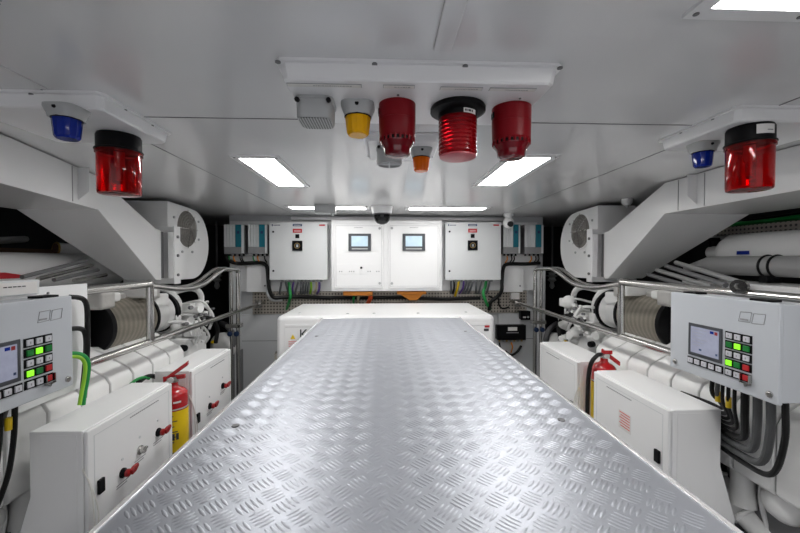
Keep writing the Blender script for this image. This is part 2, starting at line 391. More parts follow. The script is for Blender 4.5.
x0, z1 = bw(331, 220, 3.43); x1, z0 = bw(442, 291, 3.43); y0 = 3.43; zd = z1-z0
t = thing('switchboard_cabinet', 'wide white double-door switchboard cabinet with two touch screens in the middle of the end wall', 'cabinet', ((x0+x1)/2, 3.6, z0))
MB().box(x0, x1, y0, 3.60, z0, z1).build('body', 'white', t, bevel=.006)
for s, (pa, pb) in enumerate(((334, 383.5), (388, 439.5))):
    a, za = bw(pa, 224, y0); b, zb = bw(pb, 288, y0); y = y0-.014
    d = MB().box(a, b, y0-.014, y0-.001, zb, za).build('door', 'white', t, bevel=.005)
    mm = MB(); g = .018
    for q in ((a+g, b-g, zb+g, zb+g+.002), (a+g, b-g, za-g, za-g+.002)): mm.box(q[0], q[1], y-.0008, y, q[2], q[3])
    for q in (a+g, b-g): mm.box(q, q+.002, y-.0008, y, zb+g, za-g)
    mm.build('door_seam', 'link', d)
    c, zc = bw((348.5, 370.8)[0] if s == 0 else 402.5, 233.7, y); c2, zc2 = bw(371 if s == 0 else 425, 251, y)
    MB().box(c, c2, y-.014, y, zc2, zc).build('screen_bezel', 'bezel', d, bevel=.003)
    MB().box(c+.028, c2-.028, y-.0155, y-.0138, zc2+.042, zc-.022).build('touch_screen', 'screen2', d)
    MB().box(c+.03, c2-.03, y-.0155, y-.0138, zc2+.014, zc2+.026).build('key_strip', 'greym', d)
    l = MB()
    for i in range(6): l.box((a+b)/2-.04+i*.013, (a+b)/2-.03+i*.013, y-.0008, y, za-.035, za-.031)
    l.build('printed_title', 'link', d)
    for zz in (za-.04, zb+.045):
        xx = b-.035 if s == 0 else a+.035
        MB().cyl((xx, y, zz), (xx, y-.01, zz), .012, n=12).build('lock', 'greym', d)
    if s == 0:
        q0, zq = bw(337, 264, y); q1, zq1 = bw(380, 271.5, y)
        MB().box(q0, q1, y-.0035, y, zq1-.025, zq).build('strip_plate', 'white', d, bevel=.001)
        MB().cyl((q0+.222, y, (zq+zq1)/2), (q0+.222, y-.012, (zq+zq1)/2), .011, n=12).build('selector_knob', 'black', d)
        l = MB()
        for i in (.02, .04, .11, .13, .15, .28, .30, .36, .38): l.box(q0+i, q0+i+.008, y-.0045, y-.003, zq1-.004, zq1+.006)
        l.build('printed_marks', 'link', d)

def charger(pl, pr, label):
    x0, z1 = bw(pl, 224.5, 3.48); x1, z0 = bw(pr, 254, 3.48); w = x1-x0; y = 3.48
    t = thing('battery_charger', label, 'battery charger', ((x0+x1)/2, 3.6, z0), 'teal-striped battery chargers')
    MB().box(x0, x1, y+.01, 3.60, z0, z1).build('body', 'dgrey', t, bevel=.003)
    xt = x0+w*.56; xe = x0+w*.85
    mm = MB()
    for i in range(4): mm.box(x0+i*(xt-x0)/4, x0+(i+.86)*(xt-x0)/4, y-.004, y+.02, z0+.065, z1)
    mm.box(xe, x1-.008, y-.002, y+.02, z0+.005, z1-.004)
    mm.build('ribbed_cover', 'cab', t, bevel=.002)
    MB().box(xt, xe, y-.008, y+.02, z0+.065, z1).build('teal_stripe', 'teal', t, bevel=.003)
    MB().box((xt+xe)/2-.012, (xt+xe)/2+.012, y-.009, y-.0078, z1-.085, z1-.06).build('indicator', 'navy', t)
    MB().box(x0, xe, y-.003, y+.02, z0, z0+.063).build('lower_vent', 'vent', t, bevel=.002)
    for i in range(4):
        gx = x0+.03+i*(w-.06)/3
        MB().cyl((gx, 3.545, z0), (gx, 3.545, z0-.018), .010, n=8).build('cable_gland', 'black', t)
charger(224, 244.5, 'teal-striped wall charger at the far end, next to the big fan with steel rail')
charger(248, 268, 'teal-striped wall charger directly beside the grey cabinet with green cable below')
charger(503.5, 521, 'teal-striped wall charger partly behind the white turret camera')
charger(525, 544, 'teal-striped wall charger at the outer edge, past the turret camera')

def wallbox(name, pxs, pys, yf, matn, label, cat, yb=3.60, bevel=.004):
    x0, z1 = bw(pxs[0], pys[0], yf); x1, z0 = bw(pxs[1], pys[1], yf)
    t = thing(name, label, cat, ((x0+x1)/2, yb, z0))
    MB().box(x0, x1, yf+.008, yb, z0+.003, z1-.003).build('body', matn, t, bevel=bevel)
    MB().box(x0, x1, yf, yf+.007, z0, z1).build('lid', matn, t, bevel=.002)
    return t, x0, x1, z0, z1
for pxs, lb in (((246.5, 268.3), 'small plain white junction box below the inner teal charger beside green cables'), ((503, 523), 'small plain white junction box below the turret camera')):
    t, a, b, c, d = wallbox('junction_box', pxs, (266, 292), 3.545, 'white', lb, 'junction box')
    MB().cyl((b-.03, 3.545, c+.06), (b-.03, 3.539, c+.06), .008, n=8).build('lock', 'dgrey', t)
t, a, b, c, d = wallbox('connection_box', (511, 519.5), (292.8, 299.3), 3.55, 'paper', 'tiny white connection box on the beige tray with short black leads', 'connection box', 3.5985)
t, a, b, c, d = wallbox('terminal_box', (497.3, 526), (325.2, 340), 3.53, 'black', 'black terminal box with white label and row of connectors on the grey wall panel', 'terminal box', 3.5985)
MB().box(a+.105, a+.195, 3.529, 3.53, d-.055, d-.02).build('white_label', 'paper', t)
MB().box(a+.09, a+.21, 3.529, 3.53, d-.078, d-.070).build('lettering', 'link', t)
for i in range(7):
    MB().cyl((a+.03+i*.037, 3.56, c+.002), (a+.03+i*.037, 3.56, c-.02), .009, n=8).build('connector', 'greym' if i % 2 else 'gold', t)
t, a, b, c, d = wallbox('relay_box', (521, 530.5), (311, 320), 3.54, 'black', 'small black relay box between the wall tray and the black terminal box', 'relay box', 3.5985)
MB().box(a+.02, a+.05, 3.539, 3.54, c+.02, c+.035).build('white_label', 'paper', t)
MB().cyl((b-.025, 3.54, c+.03), (b-.025, 3.532, c+.03), .01, n=8).build('knob', 'greym', t)

# cables on the end wall
def cable(pts, r, m, label, group=None, name='cable', n=8, sub=4, cat='cable'):
    o = MB().tube(pts, r, n=n, sub=sub).build(name, m); return tag(o, label, cat, group)
YC = 3.52
def wp(px, py, Y=YC): return PY(px, py, Y)
GL = 'grey leads under the cabinet by the wall chargers'; GR = 'grey leads under the cabinet by the turret camera'
lg = 'thin dark grey lead dropping from the grey cabinet beside the green cable'; rg = 'thin dark grey lead dropping from the grey cabinet beside the yellow cable'
for i, (a, b) in enumerate(((281.4, 279.4), (285.7, 288.5), (298, 294.8), (301.3, 300.6), (303.8, 303), (306.3, 305.3), (308.7, 307.5))):
    cable([wp(a, 282), wp(a*.6+b*.4, 287), wp(b, 293.8, YC+.082)], .0095, 'gcable', lg, GL)
cable([wp(288.8, 282), wp(289.4, 287), wp(290.3, 296, YC-.02), wp(288.5, 303, YC+.02), wp(286.8, 309, 3.608)], .013, 'green', 'green cable dropping below the grey cabinet near the small junction box')
cable([wp(293.6, 282), wp(292.5, 288), wp(293, 293.6, YC+.082)], .009, 'purple', 'dull purple lead right next to the green cable of the charger side')
cable([wp(311, 282), wp(311.2, 288), wp(310.2, 293.8, YC+.082)], .010, 'ygreen', 'yellow-green earth lead dropping beneath the grey cabinet')
cable([wp(316.4, 282), wp(316.2, 288), wp(313.8, 293.8, YC+.082)], .009, 'beige', 'beige lead between the yellow-green and the purple lead')
cable([wp(319.4, 282), wp(319.2, 289), wp(317, 293.8, YC+.082)], .010, 'purple', 'purple lead at the outer end of the row, beside the white double-door cabinet')
for i, (a, b) in enumerate(((451.2, 451), (467, 463), (470, 465.5), (473.2, 468.5), (476.5, 476), (481.5, 478.5), (489.8, 486.5))):
    cable([wp(a, 281), wp(a*.6+b*.4, 287), wp(b, 293.5, YC+.082)], .0095, 'gcable', rg, GR)
cable([wp(454.2, 281), wp(454.1, 288), wp(453, 293.5, YC+.082)], .010, 'rubber', 'short black lead just before the yellow cable')
cable([wp(458.7, 281), wp(457.8, 287), wp(455, 296, YC+.082)], .0125, 'yellow', 'bright yellow cable dropping from the grey cabinet')
cable([wp(463.8, 281), wp(462.9, 288), wp(459.5, 293.6, YC+.082)], .010, 'purple', 'purple lead next to the bright yellow cable')
cable([wp(486, 281), wp(485.2, 287), wp(483.2, 293, YC-.02), wp(486.5, 303, YC-.02), wp(490, 309, 3.608)], .014, 'green', 'green cable curving down to the corner of the white housing by the turret camera side')
cable([wp(226, 256, 3.52), wp(229, 260.5, 3.52), wp(238, 263.5, 3.52), wp(252, 263, 3.52), wp(262, 263, 3.52), wp(267, 267, 3.50), wp(268.4, 281, 3.47), wp(269.8, 291, 3.47), wp(274, 297.5, 3.49), wp(283, 297.3, 3.52), wp(300, 296.8, 3.575), wp(331, 298, 3.575)], .018, 'rubber', 'thick black cable bundle looping from the chargers to the tray by the green cable')
cable([wp(267.3, 285, 3.52), wp(267.7, 294, 3.52), wp(272, 300, 3.52), wp(282, 300.3, 3.598)], .012, 'cab', 'pale grey cable hugging the outside of the black bundle loop')
cable([wp(331, 297.6, 3.58), wp(360, 298, 3.58), wp(400, 297.5, 3.58), wp(440, 299, 3.58), wp(480, 298, 3.58)], .016, 'rubber', 'long black cable lying along the beige tray behind the white housing')
cable([wp(540, 263, 3.52), wp(525, 264, 3.52), wp(508, 264, 3.52), wp(503.3, 268, 3.50), wp(502, 281, 3.47), wp(501.5, 291, 3.47), wp(497, 297, 3.50), wp(491, 302, 3.52), wp(489, 310, 3.54)], .017, 'rubber', 'thick black cable bundle looping from the chargers by the turret camera')
cable([wp(489, 296, 3.52), wp(493, 298, 3.52), wp(498.5, 298.5, 3.54), wp(499, 305, 3.56), wp(503, 308.5, 3.56), wp(509, 307, 3.56)], .008, 'rubber', 'thin black lead running to the tiny white connection box')
GA = 'short leads under the wall chargers'
for i, (px, c) in enumerate(((229, 'green'), (233.5, 'orange'), (240, 'rubber'), (241.8, 'rubber'), (253, 'green'), (257.5, 'orange'), (264.5, 'rubber'))):
    nm = {'green': 'short green lead under the', 'orange': 'short orange lead under the', 'rubber': 'short black lead under the'}[c]+(' outer' if px < 246 else ' inner')+' charger by the green hanging cable'
    cable([wp(px, 256, 3.52), wp(px+.5, 259.5, 3.51), wp(px+2.5, 262.5, 3.52)], .006, c, nm, GA+' by the fan')
for i, (px, c) in enumerate(((507, 'orange'), (511.5, 'rubber'), (514, 'rubber'), (531, 'orange'), (535.5, 'rubber'), (538.5, 'rubber'))):
    nm = {'orange': 'short orange lead under the', 'rubber': 'short black lead under the'}[c]+(' inner' if px < 522 else ' outer')+' charger beside the turret camera'
    cable([wp(px, 256, 3.52), wp(px+.3, 259.5, 3.51), wp(px-2, 262.9, 3.52)], .006, c, nm, GA+' by the turret camera')
for px, lb in ((358, 'orange ragged cable seal with red leads below, under the cabinet door with the slotted strip'), (411.5, 'orange ragged cable seal narrowing downward, under the plain cabinet door')):
    m = MB(); a, z = bw(px-14.5, 291.4, 3.5); b, z2 = bw(px+14.5, 295.4, 3.49)
    if px < 400: m.box(a, b, 3.46, 3.60, z2, z)
    else: m.box(a, b, 3.46, 3.60, z2+.012, z); xm = (a+b)/2; m.prism([(a+.03, 3.47, z2+.012), (b-.03, 3.47, z2+.012), (xm+.05, 3.47, z2-.045), (xm-.02, 3.47, z2-.045)], (0, .12, 0))
    tag(m.build('cable_seal', 'orange', bevel=.006), lb, 'cable seal', 'orange cable seals')
for px, c, nm in ((354, 'green', 'green lead hanging from the orange cable seal'), (358.5, 'beige', 'pale lead hanging from the orange cable seal'), (369.5, 'orcab', 'orange-red lead under the orange cable seal, inner of two'), (371.8, 'orcab', 'orange-red lead under the orange cable seal, outer of two')):
    cable([wp(px, 296.2, 3.52), wp(px-.5, 299, 3.52), wp(px-(3.5 if c == 'orcab' else .5), 304.5, 3.605)], .011, c, nm)
cable([wp(521, 346, 3.55), wp(517, 352, 3.52), wp(511, 355, 3.58), wp(505, 351, 3.598)], .012, 'rubber', 'black lead curling below the black terminal box')
cable([wp(499.5, 342.5, 3.55), wp(501, 350, 3.54), wp(505, 356, 3.598)], .007, 'rubber', 'thin black lead straight under the edge of the terminal box')
cable([wp(511, 342.3, 3.55), wp(512.5, 347, 3.54), wp(511, 352.5, 3.598)], .007, 'orange', 'thin orange lead below the black terminal box')

# ------------------------------------------------------------------ cameras and box on the ceiling at the end wall
c = PZ(382, 210, CE-.03); c.z = CE
t = thing('dome_camera', 'white-based dome security camera with black dome hanging before the double-door cabinet', 'security camera', c)
MB().lathe(c, [(.085, 0), (.085, -.012), (.080, -.055), (.072, -.06)]).build('base', 'white', t)
MB().lathe(c, [(.066, -.058), (.066, -.085), (.058, -.115), (.040, -.136), (.014, -.146)]).build('dome', 'lens', t, ang=60)
MB().ring(c+Vector((0, 0, -.063)), .067, .006, (0, 0, 1)).build('trim_ring', 'dgrey', t)
c = PY(508.5, 219.5, 3.39); c.z = CE
t = thing('turret_camera', 'small white turret security camera with black eye over the inner wall charger', 'security camera', c)
MB().cyl(c, c+Vector((0, 0, -.025)), .045, n=16).cyl(c+Vector((0, 0, -.02)), c+Vector((0, 0, -.05)), .03, n=14).build('mount', 'white', t)
MB().ball(c+Vector((0, 0, -.085)), .052).build('head', 'white', t, ang=60)
MB().cyl(c+Vector((0, -.035, -.098)), c+Vector((0.004, -.058, -.104)), .026, n=14).build('eye', 'lens', t)
c = PZ(323, 202.5, CE); c.y = 2.95
t = thing('ceiling_box', 'grey rectangular box screwed to the ceiling over the crosswise light', 'junction box', c)
MB().box(c.x-.08, c.x+.08, 2.87, 2.965, CE-.07, CE).build('body', 'greym', t, bevel=.004)
MB().cyl((c.x+.055, 2.9, CE-.07), (c.x+.055, 2.9, CE-.085), .012, n=10).build('gland', 'cab', t)
c = PZ(627, 199, CE)
t = thing('ceiling_sensor', 'tiny white ceiling sensor peeping over the sloping duct by the fan', 'sensor', (c.x, c.y, CE))
MB().lathe((c.x, c.y, CE), [(.035, 0), (.033, -.03), (.02, -.045)]).build('body', 'white', t)
MB().lathe((c.x, c.y, CE-.044), [(.016, 0), (.01, -.014)]).build('lens', 'greym', t)

# ------------------------------------------------------------------ beacon trays
def tray(x0, x1, y0, y1, zb, label, dl, dr, screws, plates=()):
    t = thing('beacon_tray', label, 'mounting tray', ((x0+x1)/2, (y0+y1)/2, CE))
    f = .006; d = .012; g = .009
    def rc(a, b, c, e, z, r=.012): return [(a+r, c, z), (b-r, c, z), (b, c+r, z), (b, e-r, z), (b-r, e, z), (a+r, e, z), (a, e-r, z), (a, c+r, z)]
    secs = [rc(x0, x1, y0, y1, CE), rc(x0, x1, y0, y1, CE-f), rc(x0+g*dl, x1-g*dr, y0+g, y1-g, CE-f-.001),
            rc(x0+(g+d*.4)*dl, x1-(g+d*.4)*dr, y0+g+d*.4, y1-g-d*.4, zb+.004), rc(x0+(g+d*.4)*dl+.004, x1-(g+d*.4)*dr-.004, y0+g+d*.4+.004, y1-g-d*.4-.004, zb)]
    MB().loft(secs).build('shell', 'white', t, ang=30)
    for sx, sy in screws: MB().cyl((sx, sy, CE-f), (sx, sy, CE-f-.003), .006, n=10).build('screw', 'dgrey', t)
    for (a, b, yy) in plates:
        p = MB().box(a, b, yy-.008, yy+.008, zb-.0012, zb).build('label_plate', 'link', t, bevel=.0005)
        MB().box(a+.001, b-.001, yy-.0066, yy+.0066, zb-.0018, zb-.0011).build('label_face', 'cream', p)
        l = MB(); xx = a+(b-a)*.35
        while xx < b-(b-a)*.15:
            w = random.uniform(.002, .006); l.box(xx, xx+w, yy-.0012, yy+.0012, zb-.0022, zb-.0017); xx += w+.0018
        l.build('lettering', 'link', p)
    return t
BZ = .39; KB = 1.037
tray(-.235, .392, .800, 1.085, BZ, 'long white tray on the ceiling centre carrying siren, yellow beacon and three red units', 1, 1,
     [(-.228, .807), (-.022, .807), (.175, .807), (.385, .807), (.385, 1.078), (-.228, 1.078)], [(-.217, -.052, .838), (-.004, .067, .838), (.125, .222, .842), (.238, .345, .842)])
tray(-.075, .2, 1.25, 1.53, .405, 'small white ceiling plate carrying the round grey sounder and the orange beacon', 1, 1, [(-.065, 1.26), (.19, 1.26), (.19, 1.52), (-.065, 1.52)])
LZ = .39
tray(-1.10, -.722, .978, 1.30, LZ, 'white ceiling tray with blue and red beacons above the red-striped white pipe', 1, .8, [(-.732, 1.08), (-.732, 1.2), (-.90, .988)])
tray(.977, 1.36, .992, 1.305, LZ, 'white ceiling tray with blue and red beacons near the green cables', .8, 1, [(.987, 1.08), (.987, 1.2), (1.2, 1.0)])

def siren(c, w, d, h, label, round_=False):
    c = Vector(c); t = thing('siren', label, 'siren', c)
    if not round_:
        prof = [(w/2, 0), (w/2, -.006), (w/2*.94, -.008), (w/2*.92, -h+.004), (w/2*.88, -h)]
        m = MB(); n = 40; secs = []
        for r, hh in prof:
            ring = []
            for i in range(n):
                a = 2*PI*(i+.5)/n; q = (abs(math.cos(a))**6+abs(math.sin(a))**6)**(-1/6)
                ring.append(c+Vector((r*q*math.cos(a), r*d/w*q*math.sin(a), hh)))
            secs.append(ring)
        m.loft(secs).build('body', 'greym', t, ang=40)
        gr = [Vector((q.x, q.y, c.z-h-.0005)) for q in [c+(p-c)*.93 for p in secs[-1]]]
        MB().prism(gr, (0, 0, -.001)).build('grille', 'grille', t)
        for sx in (-1, 1): MB().cyl(c+Vector((sx*w*.4, -d*.47, -.012)), c+Vector((sx*w*.4, -d*.47-.006, -.012)), .006, n=8).build('screw', 'black', t)
    else:
        MB().lathe(c, [(w/2, 0), (w/2, -.012), (w/2*.96, -.014), (w/2*.96, -h), (w/2*.86, -h), (w/2*.86, -h+.008)], n=32).build('body', 'greym', t)
        MB().box(c.x-w*.4, c.x+w*.4, c.y-.003, c.y+.003, c.z-h+.001, c.z-h+.008).box(c.x-.002, c.x+.002, c.y-w*.4, c.y+w*.4, c.z-h, c.z-h+.008).build('cross_bar', 'cab', t)
        for sx in (-1, 1): MB().cyl(c+Vector((sx*w*.4, -w*.35, -.008)), c+Vector((sx*w*.4, -w*.35-.01, -.008)), .005, n=8).build('screw', 'black', t)
siren((-.170, .933, BZ), .092, .092, .050, 'grey square siren with drilled face on the long ceiling tray, beside the yellow beacon')
siren((.016, 1.345, .405), .094, .09, .062, 'round grey sounder on the small ceiling plate beside the orange beacon', True)

def small_beacon(c, r, lens, label, hl=.058):
    c = Vector(c); t = thing('small_beacon', label, 'beacon', c, 'small coloured warning beacons')
    MB().lathe(c, [(r, 0), (r, -.006), (r*.96, -.010), (r*.84, -.022), (r*.80, -.030)], n=28, sq=4).build('base', 'greym', t, ang=50)
    l = MB(); n = 28; z0, z1 = -.030, -.030-hl; secs = []
    for rr, z in ((r*.76, z0), (r*.78, z0-.004), (r*.68, z1+.006), (r*.58, z1)):
        secs.append([c+Vector((rr*math.cos(2*PI*i/n)*(1 if i % 2 else .955), rr*math.sin(2*PI*i/n)*(1 if i % 2 else .955), z)) for i in range(n)])
    l.loft(secs).build('lens', lens, t, ang=20)
    MB().ring(c+Vector((0, 0, -.030)), r*.78, .002, (0, 0, 1), n=24, m=6).build('gasket', 'black', t)
    MB().cyl(c+Vector((0, -r*.93, -.010)), c+Vector((0, -r*.99, -.010)), .005, n=8).build('screw', 'black', t)
small_beacon((-.068, .945, BZ), .0415, 'yellens', 'yellow flashing beacon with grey base on the long ceiling tray', .046)
small_beacon((.133, 1.36, .405), .040, 'oralens', 'orange flashing beacon with grey base on the small ceiling plate', .050)
small_beacon((-.815, .990, LZ), .040, 'bluelens', 'blue beacon with grey base beside the big red lamp with plain black base', .050)
small_beacon((1.065, 1.205, LZ), .038, 'bluelens', 'blue beacon with grey base beside the big red lamp with a white sticker', .048)

def sounder(c, r, label):
    c = Vector(c); t = thing('red_sounder', label, 'sounder', c, 'dark red alarm sounders')
    MB().lathe(c, [(r, 0), (r, -.038), (r*.985, -.0385), (r*.985, -.040), (r, -.0405), (r*.98, -.082), (r*.93, -.086)], n=36).build('body', 'red', t, ang=30)
    MB().lathe(c, [(r*.90, -.084), (r*.90, -.095)], n=32).build('sound_slots', 'black', t)
    m = MB()
    for i in range(22):
        a = 2*PI*i/22; d = Vector((math.cos(a), math.sin(a), 0)); p = c+d*r*.915
        m.cyl(p+Vector((0, 0, -.084)), p+Vector((0, 0, -.0955)), r*.075, r*.06, n=6)
    m.build('sound_ring', 'red', t, ang=50)
    MB().lathe(c, [(r*.93, -.0945), (r*.90, -.099), (r*.76, -.108), (r*.73, -.112), (r*.70, -.124), (r*.60, -.129), (.006, -.1315)], n=32).build('horn_cap', 'redcap', t, ang=45)
    MB().box(c.x-r*1.03, c.x-r*.9, c.y-.012, c.y+.008, c.z-.028, c.z-.012).build('cable_knockout', 'black', t, bevel=.002)
    MB().cyl(c+Vector((0, -r*1.25, 0)), c+Vector((0, -r*1.25, -.002)), .003, n=8).build('screw', 'dgrey', t)
sounder((.031, .938, BZ), .0462, 'dark red sounder between the yellow beacon and the black-flanged strobe')
sounder((.3255, .948, BZ), .0492, 'dark red sounder at the end of the long tray, beyond the black-flanged strobe')
c = Vector((.1865, .948, BZ))
t = thing('strobe_beacon', 'red ribbed strobe lamp with wide black flange and white sticker on the long ceiling tray', 'beacon', c)
MB().lathe(c, [(.068, 0), (.070, -.004), (.070, -.012), (.064, -.016), (.049, -.018), (.049, -.030)], n=36).build('flange', 'black', t)
prof = [(.0475, -.030)]
for i in range(9):
    z = -.033-i*.0098; prof += [(.0475, z), (.049, z-.003), (.049, z-.006), (.0475, z-.009)]
prof += [(.046, -.124)]
MB().lathe(c, prof, n=36).build('lens', 'redlens2', t, ang=20)
MB().lathe(c, [(.0462, -.124), (.0462, -.127), (.043, -.129), (.005, -.1295)], n=36).build('lens_cap', 'pink', t)
def arc_label(c, r, a0, a1, z0, z1, name, m, parent, n=8, axis='z'):
    vs = []
    for i in range(n+1):
        a = a0+(a1-a0)*i/n
        for rr in (r, r+.0008):
            for z in (z0, z1): vs.append((c.x+rr*math.sin(a), c.y-rr*math.cos(a), c.z+z))
    fs = []
    for i in range(n):
        b = i*4; fs += [(b+2, b+3, b+7, b+6), (b, b+4, b+5, b+1), (b+1, b+5, b+7, b+3), (b, b+2, b+6, b+4)]
    fs += [(0, 1, 3, 2), (n*4, n*4+2, n*4+3, n*4+1)]
    return MB().add(vs, fs).build(name, m, parent)
lb = arc_label(c, .0492, .10, .85, -.030, -.019, 'sticker', 'paper', t)
for k, (a0, a1) in enumerate(((.16, .24), (.26, .30), (.34, .5), (.55, .62))): arc_label(c, .0498, a0, a1, -.027, -.022, 'lettering', 'ink', lb, 3)

def rotating_beacon(c, r, label, sticker, z_l=-.185):
    c = Vector(c); t = thing('rotating_beacon', label, 'beacon', c, 'big red rotating beacons')
    MB().lathe(c, [(r*.93, 0), (r*.98, -.006), (r*.98, -.044), (r*.94, -.047)], n=36).build('base', 'black', t)
    # thin-walled clear cover
    w = .003
    MB().lathe(c, [(r*.97, -.046), (r*1.03, -.048), (r*1.03, -.060), (r*.97, -.063), (r*.96, z_l+.01), (r*.93, z_l+.002), (r*.86, z_l), (.004, z_l-.002),
                   (.004, z_l+w-.002), (r*.85, z_l+w), (r*.93-w, z_l+.011), (r*.97-w, -.063), (r*.97-w, -.046)], n=40).build('lens', 'redlens', t, ang=35)
    MB().ring(c+Vector((0, 0, -.049)), r*1.0, .0035, (0, 0, 1), n=36, m=8).build('clamp_ring', 'black', t)
    MB().cyl(c+Vector((0, 0, -.047)), c+Vector((0, 0, -.10)), .014, n=14).cyl(c+Vector((0, 0, -.10)), c+Vector((0, 0, -.14)), .009, .011, n=12).build('lamp', 'paper', t)
    n = 10; secs = []
    for j in range(7):
        a = PI*(.12+.76*j/6); secs.append([c+Vector((r*.66*math.cos(a), .012+r*.62*math.sin(a)-.012, -.062-(abs(z_l)-.082)*k/n)) for k in range(n+1)]+[c+Vector((r*.70*math.cos(a), .012+r*.66*math.sin(a)-.012, -.062-(abs(z_l)-.082)*k/n)) for k in range(n, -1, -1)])
    MB().loft(secs).build('reflector', 'chrome', t, ang=60)
    if sticker:
        s_ = arc_label(c, r*.985, -.55, .30, -.034, -.008, 'sticker', 'paper', t)
        arc_label(c, r*.985+.0006, -.10, .18, -.0255, -.0235, 'lettering', 'ink', s_, 3)
rotating_beacon((-.835, 1.205, LZ), .061, 'big clear red lamp with plain black base, no sticker, beside the duct', False)
rotating_beacon((1.075, 1.055, LZ), .057, 'big clear red lamp with white sticker on its black base, hung near the green cables', True)

# ------------------------------------------------------------------ the two sides of the room
def X(s, x): return CX+s*x
def bxs(m, s, x0, x1, y0, y1, z0, z1):
    a, b = X(s, x0), X(s, x1); return m.box(min(a, b), max(a, b), y0, y1, z0, z1)

# ventilation ducts
for s in (1, -1):
    dy = 0 if s > 0 else -.085
    lab = ('white sloping air duct feeding the fan, with green cables behind it' if s > 0 else 'white sloping air duct feeding the fan, above the red-striped white pipe')
    t = thing('air_duct', lab, 'air duct', (X(s, 1.6), 1.8, -.14), 'white air ducts feeding the fans')
    if s > 0: A = [(.55, 1.462, 2.02), (1.99, 1.50, 1.99)]
    else: A = [(.80, 1.205, 1.88), (1.99+dy+.04, 1.50, 1.90)]
    def sec(y, xi, xo, zt, zb): return [(X(s, xi), y, zt), (X(s, xi), y, zb), (X(s, xo), y, zb), (X(s, xo), y, zt)]
    ys = A[1][0]
    secs = [sec(A[0][0], A[0][1], A[0][2], CE-.004, .26), sec(ys, A[1][1], A[1][2], CE-.004, .255), sec(2.50+dy, 1.50, 1.745 if s > 0 else 1.69, .20, -.128), sec(2.555+dy, 1.50, 1.745 if s > 0 else 1.69, .195, -.132)]
    MB().loft(secs).build('body', 'duct', t, bevel=.003)
    bxs(MB(), s, 1.505, 1.68, 2.553+dy, 2.59+dy, -.12, .185).build('gasket', 'dgrey', t)
    m = MB(); bxs(m, s, 1.438, 1.446, 2.596+dy, 2.668+dy, -.16, .225); bxs(m, s, 1.446, 1.80, 2.64+dy, 2.668+dy, .19, .225); bxs(m, s, 1.446, 1.80, 2.64+dy, 2.668+dy, -.16, -.125)
    m.build('flange', 'white', t, bevel=.002)
    for zz in (-.10, .03, .155): MB().cyl((X(s, 1.438), 2.63+dy, zz), (X(s, 1.430), 2.63+dy, zz), .010, n=8).build('bolt', 'dgrey', t)
    # angle bracket and seams on the level run
    f = lambda y: A[0][1]+(A[1][1]-A[0][1])*(y-A[0][0])/(A[1][0]-A[0][0])
    yb = 1.77 if s > 0 else 1.76; x0 = f(yb)-.002
    MB().prism([(X(s, x0-.048), yb, CE-.008), (X(s, x0), yb, CE-.008), (X(s, x0), yb, .275), (X(s, x0-.048), yb, .315)], (0, .004, 0)).build('bracket', 'duct', t)
    for ya in (yb-.045, yb+.12) if s > 0 else (yb-.045,):
        xa_ = f(ya); bxs(MB(), s, xa_-.0025, xa_+.004, ya, ya+.003, .262, .42).build('seam', 'mgrey', t)

# fans
for s in (1, -1):
    dy = 0 if s > 0 else -.085
    lab = 'white centrifugal fan with wire inlet grille, beside the outer charger past the turret camera' if s > 0 else 'white centrifugal fan with wire inlet grille, beside the chargers near the thick black loop cable'
    t = thing('blower_fan', lab, 'fan', (X(s, 1.6), 2.98+dy, -.14), 'white centrifugal blower fans')
    cy, cz, R = 3.0+dy, .125, .27; yn = 2.685+dy
    prof = [(yn, -.142), ] + [(cy+R*math.cos(a), cz+R*math.sin(a)) for a in [(-PI/2+PI*.92*i/22) for i in range(23)]] + [(cy-.02, .395), (yn, .405)]
    prof = [(a, min(b, .405)) for a, b in prof]
    xi, xo = X(s, 1.53), X(s, 1.82)
    ic = Vector((xi, 2.925+dy, .232))
    MB().prism([(xi, a, b) for a, b in prof], (xo-xi, 0, 0)).build('scroll_housing', 'white', t, bevel=.004)
    MB().lathe(ic, [(.150, 0), (.150, .003), (.144, .006), (.136, .005), (.134, .002)], (-s, 0, 0), n=36).build('inlet_ring', 'white', t)
    MB().lathe(ic+Vector((-s*.0015, 0, 0)), [(.136, 0), (.134, .003), (.001, .003)], (-s, 0, 0), n=32).build('inlet_opening', 'fanin', t)
    g = MB()
    for R_ in (.025, .047, .069, .091, .113): g.ring(ic+Vector((-s*(.030-R_*.1), 0, 0)), R_, .0018, (1, 0, 0), n=28, m=5)
    for a in range(8):
        d = Vector((0, math.cos(a*PI/4), math.sin(a*PI/4))); g.cyl(ic+Vector((-s*.028, 0, 0))+d*.012, ic+Vector((-s*.010, 0, 0))+d*.142, .0022, n=5)
    g.build('wire_grille', 'steel', t)
    for a in range(8):
        d = Vector((0, math.cos(a*PI/4+.4), math.sin(a*PI/4+.4)))*.185
        if ic.z+d.z < .39 and ic.y+d.y > yn+.01: MB().cyl(ic+d, ic+d+Vector((-s*.008, 0, 0)), .009, n=8).build('bolt', 'greym', t)

